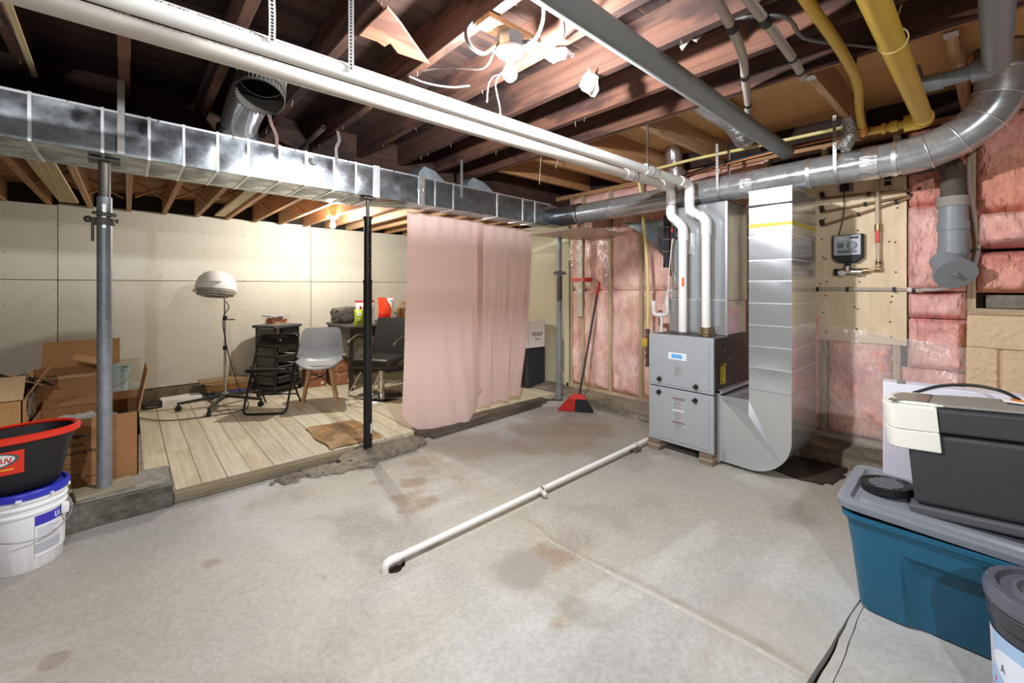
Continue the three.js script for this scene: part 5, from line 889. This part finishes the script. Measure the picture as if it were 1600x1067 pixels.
{ // things on the desk
  const D = PLAT + .816;
  const lump = (w, h, d, s, amp) => { const g = rock(w, h, d, s, amp, 16); return g; };
  const t1 = thing('grey_sack', 'crumpled dark grey plastic sack on the left end of the desk', 'bag', [2.23, D, 5.98]);
  mesh('sack', at(lump(.30, .21, .26, 401, .28), 0, .108, 0, 0, .3, .08), std({ color: 0x55524c, roughness: .35 }), t1);
  mesh('tie', at(lump(.07, .05, .06, 402, .6), .15, .19, .02), std({ color: 0x5c5952, roughness: .4 }), t1);
  const bag = (name, label, u, v, w, h, turn, draw, foldc) => {
    const t = thing(name, label, 'snack bag', [u, D, v], turn);
    const front = (sgn) => sheet((s, q) => { const x = (s - .5) * w * (1 - .10 * Math.sin(q * Math.PI)), e = Math.pow(Math.sin(Math.PI * s), .6) * Math.pow(Math.sin(Math.PI * Math.min(.98, q * .96 + .03)), .6); return new THREE.Vector3(sgn > 0 ? x : -x, q * h, sgn * (.002 + .045 * e + .006 * Math.sin(s * 19 + q * 13) * e)); }, 20, 20);
    mesh('pouch', [front(1), front(-1)], std({ map: canvas(256, 320, draw), roughness: .3 }), t);
    mesh('seal', at(new THREE.BoxGeometry(w * .97, .014, .006), 0, h, 0), foldc, t); return t;
  };
  bag('snack_bag', 'small lime green snack pouch on the desk in front of the sack', 2.235, 5.50, .12, .20, -.3, (c, w, h) => { c.fillStyle = '#a9b73a'; c.fillRect(0, 0, w, h); c.fillStyle = '#e9ecd2'; c.fillRect(70, 60, 110, 60); c.fillStyle = '#56702a'; c.fillRect(80, 130, 90, 14); c.fillRect(60, 240, 130, 20); c.fillStyle = '#4a86b8'; c.fillRect(90, 75, 60, 24); c.fillStyle = '#cbd46a'; c.beginPath(); c.arc(128, 200, 40, 0, 7); c.fill(); }, plain(0x93a432, .4));
  bag('snack_bag', 'large white and maroon snack bag behind the black post on the desk', 2.43, 5.78, .26, .30, -.25, (c, w, h) => { c.fillStyle = '#e6dfdc'; c.fillRect(0, 0, w, h); c.fillStyle = '#a8332e'; c.fillRect(0, 0, w, 26); c.fillStyle = '#a9502a'; c.fillRect(30, 190, 110, 90); c.fillStyle = '#7a2f30'; c.fillRect(50, 74, 30, 40); c.fillRect(92, 84, 26, 30); c.fillRect(128, 70, 34, 44); c.fillRect(172, 84, 30, 30); c.fillStyle = '#3c6ea8'; c.fillRect(30, 130, 190, 14); }, plain(0x9a302c, .35));
  bag('snack_bag', 'bright orange red snack bag on the desk right of the black post', 2.68, 5.66, .22, .34, -.3, (c, w, h) => { c.fillStyle = '#e5441f'; c.fillRect(0, 0, w, h); c.fillStyle = '#f4efe8'; c.beginPath(); c.moveTo(130, 0); c.lineTo(256, 0); c.lineTo(256, 320); c.lineTo(200, 320); c.lineTo(220, 140); c.fill(); c.fillStyle = '#c8261a'; c.fillRect(0, 210, 180, 50); c.fillStyle = '#7fa9cf'; c.fillRect(190, 30, 50, 20); }, plain(0xdd3f1c, .35));
  const t2 = thing('black_tray', 'black plastic tray with rim on the desk beside the orange bag', 'tray', [2.80, D, 5.53]);
  mesh('tray', loft([ring(rrect(.2, .14, .02), 0), ring(rrect(.24, .18, .025), .05), ring(rrect(.21, .15, .02), .05), ring(rrect(.18, .12, .02), .012)]), M.black, t2); mesh('bar', bb(-.12, .12, .05, .06, -.01, .01), M.charcoal, t2);
  const t3 = thing('grey_tin', 'grey lidded tin on the desk in front of the wicker basket', 'tin', [2.93, D, 5.98]); mesh('body', lathe2([[0, 0], [.10, 0], [.11, .12], [0, .12]], 24), plain(0xb2ae9f, .5), t3); mesh('lid', lathe2([[0, .15], [.1, .148], [.118, .135], [.118, .12], [0, .12]], 24), plain(0x9c988a, .5), t3);
  const t4 = thing('wicker_basket', 'tan wicker basket with looped handles at the right end of the desk', 'basket', [3.03, D, 5.78]);
  mesh('weave', loft([.0, .06, .12, .18].map((y, i) => ring(rrect(.16 + .02 * i, .12 + .015 * i, .03), y)), true, false), std({ color: 0xc0935a, map: T.wood, bumpMap: T.wood, bumpScale: .006, roughness: .8 }), t4);
  for (const s of [-1, 1]) mesh('handle', sweep([...Array(13)].map((_, k) => { const a = k / 12 * Math.PI; return new THREE.Vector3(Math.cos(a) * .06, .16 + Math.sin(a) * .11, s * .05); }), .008, 8), plain(0xa87a44, .7), t4);
}
{ // salon chair
  const t = thing('salon_chair', 'black salon chair with curved arms on a round hydraulic base', 'chair', [2.27, PLAT, 4.93], -1.0);
  const L = (x, y, z) => new THREE.Vector3(x, y, z), blk = std({ color: 0x2a2926, roughness: .38 }), frame = std({ color: 0x4a4740, roughness: .35, metalness: .3 });
  mesh('base_plate', lathe2([[0, .035], [.05, .034], [.2, .022], [.29, .008], [.30, 0], [0, 0]], 40), M.chrome, t);
  mesh('hydraulic_post', [rod(L(0, .03, 0), L(0, .2, 0), .042, 18), rod(L(0, .2, 0), L(0, .36, 0), .028, 18)], M.chrome, t);
  mesh('pump_lever', sweep([L(0, .18, -.02), L(.12, .17, -.1), L(.2, .16, -.18)], .008, 8), M.chrome, t);
  const seat = new RoundedBoxGeometry(.5, .12, .48, 4, .045); seat.translate(0, .42, .0); mesh('seat', seat, blk, t);
  mesh('seat_plate', new THREE.BoxGeometry(.34, .03, .3).translate(0, .35, 0), M.black, t);
  mesh('backrest', sheet((s, q) => L((s - .5) * (.46 - .06 * Math.pow(q, 3)), .46 + .46 * q, -.21 - .09 * q + .05 * Math.pow(2 * s - 1, 2)), 14, 10, .075), std({ color: 0x302e2a, roughness: .5, map: T.fine }), t);
  for (const s of [-1, 1]) mesh('arm', sweep(smooth([L(s * .26, .40, -.22), L(s * .30, .50, -.25), L(s * .315, .66, -.15), L(s * .315, .71, -.02), L(s * .31, .68, .12), L(s * .305, .64, .2), L(s * .30, .62, .2)], 28), q => .028 - .006 * q, 12), frame, t);
  for (const s of [-1, 1]) mesh('arm_strut', [rod(L(s * .30, .50, -.25), L(s * .30, .40, .1), .018, 10), rod(L(s * .30, .40, .1), L(s * .2, .36, .1), .014, 8)], frame, t);
  mesh('footrest', [rod(L(-.12, .32, .22), L(-.14, .14, .40), .009, 8), rod(L(.12, .32, .22), L(.14, .14, .40), .009, 8), sweep(smooth([L(-.16, .13, .40), L(-.1, .11, .46), L(.1, .11, .46), L(.16, .13, .40)], 14), .011, 8)], M.chrome, t);
  mesh('lever_knob', at(new THREE.SphereGeometry(.018, 8, 6), .2, .16, .18), M.black, t);
}
for (const [u, v, w, lab, c] of [[1.72, 5.96, .25, 'brown patterned cardboard box behind the grey shell chair, left one', 0x9c6a48], [1.995, 5.86, .3, 'brown patterned cardboard box under the desk edge, right one', 0x8c5a3c]]) {
  const t = thing('patterned_box', lab, 'box', [u, PLAT, v], -.12, 'patterned boxes by the desk');
  mesh('carton', bb(0, w, 0, .32, 0, .28, { r: .004 }), std({ color: c, map: T.card, roughness: .8 }), t);
  const g = new THREE.PlaneGeometry(w * .98, .3); g.translate(w / 2, .155, .0015);
  mesh('print', g, std({ map: canvas(256, 256, (x, W_, H_) => { x.fillStyle = '#a06c4a'; x.fillRect(0, 0, W_, H_); x.strokeStyle = '#d2aa86'; x.lineWidth = 9; x.beginPath(); x.arc(120, 90, 58, 0, 7); x.stroke(); x.beginPath(); x.arc(60, 170, 40, 0, 7); x.stroke(); x.fillStyle = '#7a4a32'; x.fillRect(0, 100, W_, 14); x.fillStyle = '#e8e2d8'; x.fillRect(190, 208, 34, 30); }), roughness: .8 }), t);
}
{ // flat pile by the wall
  const lab = ['long flat brown board, topmost of the pile against the drywall', 'flat tan board in the pile against the drywall below the topmost', 'flat cardboard sheet low in the pile behind the hair dryer'];
  for (let k = 0; k < 3; k++) tag(mesh('flat_board', at(bb(0, .5 - k * .03, 0, .016, 0, .26), .62 + k * .05, PLAT + .185 - k * .019, 6.09 - k * .01, 0, .03 * k - .02, 0), wood([0xb89a70, 0xc8aa80, 0xa8865c][k])), lab[k], 'board', 'boards piled by the drywall');
  tag(mesh('blue_package', bb(.70, 1.10, PLAT, PLAT + .07, 6.12, 6.36, { r: .012 }), std({ color: 0x4a5296, map: T.fine, roughness: .5 })), 'dark blue flat package under the boards by the drywall', 'package');
  tag(mesh('tan_carton', bb(.69, 1.10, PLAT + .071, PLAT + .145, 6.12, 6.36, { r: .004 }), M.card[2]), 'tan flat carton between the boards and the blue package', 'carton');
  const t = thing('white_long_carton', 'long white carton with a black printed end on the plank floor', 'carton', [.12, PLAT, 6.02], .08);
  mesh('carton', bb(.16, .52, 0, .065, 0, .22, { r: .003 }), M.white, t); mesh('black_end', bb(0, .158, 0, .05, .0, .2, { r: .003 }), plain(0x2e2c2a, .6), t);
  const g = new THREE.PlaneGeometry(.15, .045); g.translate(.08, .025, .001); mesh('print', g, std({ map: canvas(256, 64, (c, w, h) => { c.fillStyle = '#2b2a28'; c.fillRect(0, 0, w, h); c.strokeStyle = '#cfcac0'; c.lineWidth = 5; c.beginPath(); c.moveTo(30, 40); for (let i = 1; i < 12; i++) c.lineTo(30 + i * 14, i % 2 ? 26 : 42); c.stroke(); }), roughness: .6 }), t);
}
{ // floor mat
  const t = thing('floor_mat', 'worn brown floor mat on the planks beside the black post', 'mat', [1.21, PLAT, 3.56]);
  const tx = tex(256, 256, (u, v) => { const a = fbm(u, v, 6, 5, 421), b = fbm(u, v, 60, 2, 422), c = fbm(u, v, 3, 4, 423, 9); let k = mix([142, 112, 78], [176, 146, 106], sst(.3, .7, a)); k = mix(k, [196, 136, 72], sst(.56, .74, c) * .7); k = mix(k, [104, 88, 62], sst(.55, .75, fbm(u, v, 4, 4, 424)) * .7); const s = (b - .5) * 50; return [k[0] + s, k[1] + s, k[2] + s]; }, .5, .7);
  const g = sheet((s, q) => V3(.44 * s + .012 * Math.sin(q * 9), .012 + .006 * Math.sin(s * 5 + q * 7), .66 * q + .008 * Math.sin(s * 11)), 14, 18, .009);
  mesh('pile', metric(g, 'z'), std({ color: 0xffffff, map: tx, roughness: 1, bumpMap: T.pinkBump, bumpScale: .006 }), t);
  const fr = []; for (let k = 0; k < 26; k++) fr.push(rod(V3(.445, .008, .05 + k * .02), V3(.445 + rr(.01, .03), .004, .05 + k * .02 + rr(-.01, .01)), .003, 4)); mesh('fringe', fr, plain(0xb88a4a, .9), t).userData.kind = 'stuff';
}

// ================================================================ LEFT FOREGROUND
function openBox(t, u0, u1, v0, v1, y0, h, m, th = .006) {
  mesh('front_panel', bb(u0, u1, y0, y0 + h, v0, v0 + th), m, t); mesh('back_panel', bb(u0, u1, y0, y0 + h, v1 - th, v1), m, t);
  mesh('side_panel', bb(u0, u0 + th, y0, y0 + h, v0, v1), m, t); mesh('side_panel', bb(u1 - th, u1, y0, y0 + h, v0, v1), m, t); mesh('bottom_panel', bb(u0, u1, y0, y0 + th, v0, v1), m, t);
}
{
  const t = thing('shipping_box', 'large open printed cardboard box behind the left steel post', 'box', [.05, .146, 3.70]);
  openBox(t, -.48, 0, 0, .46, 0, .42, M.card[1]);
  mesh('right_flap', at(bb(0, .006, 0, .26, 0, .44), 0, .42, .01, 0, 0, -.17), M.card[2], t);
  mesh('back_flap', at(bb(-.47, 0, 0, .006, 0, .09), 0, .42, .45, .5, 0, 0), M.card[1], t);
  const g = new THREE.PlaneGeometry(.36, .40); g.translate(-.225, .2, .0015);
  mesh('print', g, std({ transparent: true, alphaTest: .3, roughness: .9, map: canvas(512, 560, (c) => { c.clearRect(0, 0, 512, 560); c.fillStyle = '#3c2c20'; c.beginPath(); c.moveTo(110, 130); c.quadraticCurveTo(160, 70, 250, 130); c.quadraticCurveTo(190, 110, 175, 140); c.quadraticCurveTo(150, 105, 110, 130); c.fill(); c.beginPath(); c.arc(122, 150, 7, 0, 7); c.fill(); c.font = 'bold 44px serif'; c.fillText('Orca', 110, 200); c.font = 'bold 40px sans-serif'; c.fillText('Shopping Bags', 60, 262); c.font = '28px sans-serif'; ['16" x 6" x 19"', 'Kraft', '200', 'Paperbag', '43 x 32.5 x 48 cm', '11.5 kg'].forEach((s, i) => c.fillText(s, 80, 350 + i * 32)); }) }), t);
}
{
  const t = thing('clear_bag', 'clear crumpled plastic bag inside the large open box', 'bag', [-.22, .47, 3.92]);
  mesh('film', rock(.34, .12, .24, 431, .9, 20), phy({ color: 0xcfccc8, transmission: .35, thickness: 0, roughness: .15, side: THREE.DoubleSide }), t);
  mesh('contents', at(rock(.36, .3, .26, 432, .3, 10), 0, -.16, 0), plain(0x4a4038, .8), t);
}
{
  const t = thing('stacked_box', 'open cardboard box with raised lid behind the large printed box', 'box', [-.15, .146, 4.26]);
  openBox(t, -.37, .0, 0, .42, 0, .62, M.card[0]);
  mesh('lid_flap', at(bb(-.33, .10, 0, .21, 0, .006), .0, .62, .42, -.5, 0, 0), M.card[2], t);
  mesh('torn_flap', at(bb(-.14, .02, 0, .006, 0, .09), -.03, .66, .10, .3, -.3, -.25), M.card[2], t);
  mesh('front_lip', bb(-.37, .0, .595, .612, -.006, .0), M.cardEdge, t);
}
{
  const t = thing('teal_pail', 'pale teal plastic pail with wire handle right of the stacked box', 'pail', [-.065, .146, 4.60]);
  mesh('support', bb(-.06, .06, 0, .36, -.07, .07), M.card[1], t);
  mesh('body', lathe2([[.052, .36], [.056, .362], [.076, .57], [.082, .572], [.082, .59], [.074, .59], [.052, .37], [0, .365]], 28), std({ color: 0x9fb9b8, roughness: .4 }), t);
  mesh('wire_handle', sweep([...Array(15)].map((_, k) => { const a = k / 14 * Math.PI; return new THREE.Vector3(.084 * Math.cos(a), .56 - .1 * Math.sin(a), .08 * Math.sin(a)); }), .003, 6), M.strap, t);
}
{
  const t = thing('torn_box', 'open cardboard box stuffed with cords at the left edge', 'box', [-.46, .146, 3.78], 0);
  openBox(t, -.55, 0, 0, .44, 0, .56, M.card[2]);
  mesh('flap', at(bb(-.4, 0, 0, .006, 0, .16), 0, .56, .02, .9, 0, 0), M.cardEdge, t);
  mesh('side_flap', at(bb(0, .006, 0, .17, .02, .4), 0, .56, 0, 0, 0, -.5), M.card[1], t);
}
{
  const t = thing('wire_rack', 'tangle of brown wire hangers and baskets poking from the torn box', 'rack', [-.62, .58, 4.0]);
  for (let k = 0; k < 7; k++) { const a = rr(-.6, .6), z = rr(-.1, .1); mesh('wire', sweep(smooth([new THREE.Vector3(-.15 + .03 * k, 0, z), new THREE.Vector3(-.12 + .05 * k, .22, z + .04), new THREE.Vector3(.02 + .04 * k, .28 - .02 * k, z), new THREE.Vector3(.14 + .01 * k, .18, z - .03), new THREE.Vector3(.16, .05, z)], 20), .006, 6), k % 2 ? plain(0xb89468, .6) : plain(0x2a241e, .6), t); }
  mesh('bundle', at(rock(.34, .3, .24, 441, .5, 12), .0, .1, .0), std({ color: 0x7a6a56, map: T.fine, roughness: .8 }), t);
}
{ // white pail
  const t = thing('white_pail', 'white plastic pail with blue rim and printed label at the left edge', 'pail', [-.385, 0, 3.225]);
  const w = std({ color: 0xf0f1f3, roughness: .35 });
  mesh('body', lathe2([[0, 0], [.128, 0], [.133, .006], [.142, .27], [.15, .272], [.15, .28], [.143, .283], [.144, .305], [.152, .307], [.152, .315], [.145, .318], [.146, .335], [.154, .337], [.154, .345], [.147, .348], [.148, .362], [0, .362]], 48), w, t);
  mesh('rim', lathe2([[.148, .352], [.158, .354], [.16, .378], [.155, .386], [.146, .386], [.144, .372], [0, .372]], 48), std({ color: 0x2a35b4, roughness: .4 }), t);
  for (let k = 0; k < 9; k++) { const a = k / 9 * 6.283; mesh('rim_tab', at(new THREE.BoxGeometry(.02, .012, .008), .16 * Math.sin(a), .357, .16 * Math.cos(a) * -1, 0, -a, 0), w, t); }
  const lab = new THREE.CylinderGeometry(.1438, .139, .2, 24, 1, true, .35, 1.5); lab.translate(0, .16, 0);
  mesh('label', lab, std({ roughness: .45, map: canvas(512, 380, (c, w_, h) => { c.fillStyle = '#e9eaee'; c.fillRect(0, 0, w_, h); c.fillStyle = '#3b34b6'; c.fillRect(0, 0, w_, 92); c.fillStyle = '#f2f2f6'; c.font = 'bold 74px sans-serif'; c.fillText('ULINE', 180, 74); c.fillStyle = '#b8b9c0'; c.fillRect(0, 260, 260, 90); c.fillStyle = '#8a8b94'; for (let y = 120; y < 250; y += 16) c.fillRect(20, y, 150 + 120 * hash(y, 1, 1), 5); c.fillStyle = '#c8502e'; c.beginPath(); c.arc(330, 150, 16, 0, 7); c.fill(); }) }), t);
  for (const s of [-1, 1]) mesh('handle_ear', at(rock(.03, .05, .05, 451, .1, 6), s * .155 * Math.cos(.35), .245, -s * .155 * Math.sin(.35)), w, t);
  const H = []; for (let k = 0; k <= 16; k++) { const a = -.35 + k / 16 * Math.PI; H.push(new THREE.Vector3(.165 * Math.cos(a), .245 - .085 * Math.sin(k / 16 * Math.PI), .165 * Math.sin(a))); }
  mesh('wire_handle', sweep(H, .0028, 6), M.strap, t);
}
{ // mop bucket
  const t = thing('mop_bucket', 'black oval mop bucket with red rim stacked on the white pail', 'bucket', [-.40, .388, 3.225], .25);
  const el = (a, b, y) => [...Array(40)].map((_, k) => { const q = k / 40 * 6.283, c = Math.cos(q), s = Math.sin(q); return new THREE.Vector3(a * Math.sign(c) * Math.pow(Math.abs(c), .8), y, b * Math.sign(s) * Math.pow(Math.abs(s), .8)); });
  mesh('body', loft([el(.135, .11, 0), el(.14, .115, .01), el(.195, .14, .258), el(.185, .13, .258), el(.13, .105, .02)], true, true, .5), std({ color: 0x1b1a1c, roughness: .45, map: T.fine }), t);
  mesh('rim', loft([el(.194, .139, .236), el(.212, .157, .244), el(.214, .159, .268), el(.2, .145, .275), el(.186, .131, .268)], false, false, .5), std({ color: 0xd9321f, roughness: .35 }), t);
  const lb = sheet((s, q) => { const a = -2.78 + 1.2 * s, k = .35 + .45 * q, A = .1405 + .055 * k, B = .1155 + .025 * k, c = Math.cos(-a), sn = Math.sin(-a); return new THREE.Vector3((A + .002) * Math.sign(c) * Math.pow(Math.abs(c), .8), .01 + .248 * k, (B + .002) * Math.sign(sn) * Math.pow(Math.abs(sn), .8)); }, 24, 4);
  mesh('label', lb, std({ roughness: .4, side: THREE.DoubleSide, map: canvas(512, 256, (c, w, h) => { c.fillStyle = '#d8301c'; c.fillRect(0, 0, w, h); c.fillStyle = '#55565a'; c.beginPath(); c.ellipse(270, 100, 220, 88, -.1, 0, 7); c.fill(); c.fillStyle = '#d5d6da'; c.beginPath(); c.ellipse(270, 98, 195, 70, -.1, 0, 7); c.fill(); c.fillStyle = '#c41f1c'; c.font = 'italic bold 80px sans-serif'; c.fillText('MAN', 250, 124); c.fillStyle = '#e8b42c'; c.fillRect(330, 188, 120, 16); c.fillRect(180, 218, 130, 16); }) }), t);
}
// ================================================================ FLOOR PIPE
{
  const t = thing('floor_pipe', 'white plastic drain pipe across the concrete floor into the drain', 'pipe');
  mesh('run', rod(V3(.95, .036, 1.968), V3(3.36, .05, 2.02), .0165, 16), M.pvc, t);
  mesh('elbow', sweep(roundPath([V3(1.0, .036, 1.969), V3(.925, .036, 1.967), V3(.925, -.045, 1.967)], .035), .0205, 16), M.pvc, t);
  mesh('coupling', rod(V3(3.13, .048, 2.014), V3(3.19, .049, 2.016), .02, 16), M.pvcBeige, t);
  mesh('tee', [rod(V3(2.0, .042, 1.991), V3(2.05, .042, 1.992), .021, 16), rod(V3(2.025, .04, 1.99), V3(2.015, .02, 1.94), .016, 12)], M.pvcBeige, t);
  mesh('tie', rod(V3(2.018, .042, 1.9905), V3(2.026, .042, 1.9907), .0225, 12), M.black, t);
  mesh('prop', bb(3.12, 3.2, 0, .028, 1.98, 2.05), plain(0x6a5a4a, .9), t);
}
// ================================================================ RIGHT FOREGROUND
{ // storage tote
  const t = thing('storage_tote', 'large teal plastic storage tote on the floor at the right', 'tote', [2.53, 0, .085], Math.PI / 2);
  const N = 14, el = (hx, hz, y, r, rib) => { const o = []; const side = (ax, az, bx, bz, nx, nz, ribs) => { for (let k = 0; k < N; k++) { const f = k / N; let d = 0; if (ribs) d = -.014 * (sst(.22, .27, f) - sst(.73, .78, f)) * rib; o.push(new THREE.Vector3(ax + (bx - ax) * f + nx * d, y, az + (bz - az) * f + nz * d)); } const cx = bx - (nx) * r + (bx - ax === 0 ? 0 : 0), q = 0; };
    const R = rrect(hx * 2, hz * 2, r, 4); const P = []; for (let k = 0; k < R.length; k++) { const a = R[k], b = R[(k + 1) % R.length]; const L = Math.hypot(b[0] - a[0], b[1] - a[1]); const m = L > .2 ? 16 : 1; for (let j = 0; j < m; j++) { const f = j / m; let x = a[0] + (b[0] - a[0]) * f, z = a[1] + (b[1] - a[1]) * f; if (m > 1) { const w = rib * .026 * (sst(.2, .27, f) - sst(.73, .8, f)); if (Math.abs(b[0] - a[0]) < .01) x -= Math.sign(x) * w; else z -= Math.sign(z) * w; } P.push(new THREE.Vector3(x, y, z)); } } return P; };
  const teal = std({ color: 0x1d6c8e, map: T.fine, roughness: .38, bumpMap: T.fineBump, bumpScale: .0004 });
  mesh('body', loft([el(.315, .19, .004, .05, 1), el(.32, .196, .02, .055, 1), el(.345, .222, .27, .06, 1), el(.349, .226, .30, .06, 0), el(.36, .236, .385, .06, 0), el(.372, .248, .39, .06, 0), el(.374, .25, .408, .06, 0), el(.36, .236, .408, .06, 0), el(.35, .226, .38, .06, 0)], true, true, .55), teal, t);
}
{
  const t = thing('tote_lid', 'loose grey lid tilted on top of the teal tote', 'lid', [2.555, .405, .095], Math.PI / 2 + .02);
  const lidM = std({ color: 0x8e949e, map: T.fine, roughness: .35 });
  const R = (hx, hz, y, r) => ring(rrect(hx * 2, hz * 2, r, 6), y);
  const g = loft([R(.37, .24, 0, .06), R(.385, .255, .003, .06), R(.387, .257, .028, .06), R(.375, .245, .034, .06), R(.345, .215, .034, .05), R(.335, .205, .016, .05), R(.325, .195, .016, .05), R(.315, .185, .036, .045), R(.30, .17, .038, .04)], true, true, .5); g.rotateX(-.03); g.rotateZ(.035); g.translate(0, .012, 0);
  mesh('lid', g, lidM, t);
}
{
  const t = thing('coffee_machine', 'black pod coffee machine with cream head on the tote lid', 'coffee machine', [2.40, .445, .245]); t.scale.setScalar(1.12);
  const dark = std({ color: 0x3a3e40, map: T.fine, roughness: .6, bumpMap: T.fineBump, bumpScale: .001 }), cream = plain(0xe8e8de, .35);
  const grp = new THREE.Group(); t.add(grp); t.remove(grp);
  const tilt = new THREE.Matrix4().makeRotationX(-.085);   // sinks towards the back
  const X = (g) => g.applyMatrix4(tilt);
  const prof = (u, y0, v0, v1, y1) => 0;
  mesh('body', X(bb(0, .25, .035, .295, -.325, -.015, { r: .02, s: 3 })), dark, t);
  mesh('upper_body', X(bb(-.004, .254, .30, .385, -.345, -.10, { r: .012, s: 2 })), dark, t);
  const head = (y0, y1, e) => { const o = []; for (let k = 0; k <= 20; k++) { const a = -Math.PI / 2 + k / 20 * Math.PI; o.push([.125 + (.129 + e) * Math.sin(a), .0 + .055 * Math.cos(a)]); } o.push([.254, -.10], [-.004, -.10]); let g = toCreasedNormals(poly(o, y1 - y0, { bevel: .004 }), .5); g.rotateX(-Math.PI / 2); g.translate(0, y0, 0); return g; };
  mesh('head', X(head(.305, .385, 0)), cream, t); mesh('head_lower', X(head(.235, .297, -.002)), cream, t);
  mesh('top_lid', X(bb(.02, .23, .387, .398, -.33, -.06, { r: .005 })), plain(0x8c8880, .4), t);
  mesh('handle', X(sweep(roundPath([V3(.03, .392, -.12), V3(.03, .395, .0), V3(.125, .40, .045), V3(.22, .395, .0), V3(.22, .392, -.12)], .06), .012, 10, true, .5)), cream, t);
  mesh('window', X(bb(.03, .20, .397, .402, -.08, .03, { r: .003 })), plain(0x6c675e, .2), t);
  mesh('skirt', X(bb(-.012, .262, .0, .034, -.335, .0, { r: .01, s: 2 })), plain(0x55585c, .35), t);
  const tray = mesh('drip_tray', X(at(lathe2([[0, .012], [.072, .012], [.078, .018], [.084, .016], [.08, -.012], [.06, -.02], [0, -.02]], 32), .10, .042, .075)), M.black, t);
  const sl = []; for (let k = -3; k <= 3; k++) sl.push(X(bb(.10 + k * .018 - .003, .10 + k * .018 + .003, .0545, .0575, .075 - .055 * Math.cos(k * .36), .075 + .055 * Math.cos(k * .36)))); mesh('grille', sl, plain(0x6e7376, .4), tray);
  mesh('water_tank', X(bb(.02, .23, .06, .31, -.45, -.335, { r: .025, s: 3 })), phy({ color: 0xdedede, transmission: .7, thickness: 0, roughness: .15 }), t);
  mesh('power_cord', X(sweep(smooth([V3(.24, .395, -.02), V3(.27, .425, -.10), V3(.27, .435, -.19), V3(.24, .425, -.26), V3(.17, .41, -.30)], 30), .006, 8)), M.black, t);
  const tg = mesh('cord_tag', X(at(bb(-.03, .03, 0, .006, -.13, .02, { r: .003 }), .15, .405, -.28, .12, .1, 0)), M.white, t);
  mesh('orange_print', X(at(bb(-.02, .02, .006, .0075, -.09, -.0), .15, .405, -.28, .12, .1, 0)), plain(0xe08a2e, .5), tg);
}
{
  const t = thing('flat_carton', 'thin white carton standing behind the coffee machine', 'carton', [2.74, .455, .345], .1);
  mesh('carton', bb(0, .1, 0, .455, -.42, .03, { r: .004 }), plain(0xe4e2ec, .55), t); mesh('tape', bb(-.001, .101, .456, .457, -.05, -.02), plain(0x8a8680, .4), t);
}
{
  const t = thing('black_pail', 'black plastic pail with clear taped lid and printed label at the lower right', 'pail', [2.055, 0, -.125]); t.scale.set(1, 1.1, 1);
  const b = std({ color: 0x3a3d42, roughness: .3 });
  mesh('body', lathe2([[0, 0], [.125, 0], [.132, .01], [.145, .32], [.154, .322], [.156, .36], [.147, .37], [0, .37]], 48), b, t);
  mesh('lid', lathe2([[.15, .365], [.161, .368], [.164, .395], [.155, .412], [.135, .412], [.13, .40], [.06, .398], [0, .398]], 48), std({ color: 0x5a5d68, roughness: .18, bumpMap: T.pinkBump, bumpScale: .004 }), t);
  mesh('lid_ring', lathe2([[.085, .398], [.09, .408], [.1, .408], [.105, .398]], 40), std({ color: 0x62656e, roughness: .2 }), t);
  const lab = new THREE.CylinderGeometry(.1465, .1395, .17, 30, 1, true, -3.05, 1.9); lab.translate(0, .2, 0);
  mesh('label', lab, std({ roughness: .4, map: canvas(512, 256, (c, w, h) => { c.fillStyle = '#a9c6ea'; c.fillRect(0, 0, w, h); c.fillStyle = '#e6eef8'; c.beginPath(); c.ellipse(300, 150, 240, 80, .2, 0, 7); c.fill(); c.fillStyle = '#d8d6da'; c.fillRect(0, 0, 60, 160); c.fillStyle = '#c9485e'; c.beginPath(); c.moveTo(60, 190); c.lineTo(86, 200); c.lineTo(70, 226); c.fill(); c.fillStyle = '#2a2c33'; c.font = 'bold 46px sans-serif'; c.fillText('A', 120, 150); c.fillText('K', 175, 200); c.font = 'italic 44px sans-serif'; c.fillText('gr', 260, 190); c.fillRect(300, 80, 90, 6); c.fillRect(310, 94, 60, 6); }) }), t);
}
renderer.render(scene, camera);
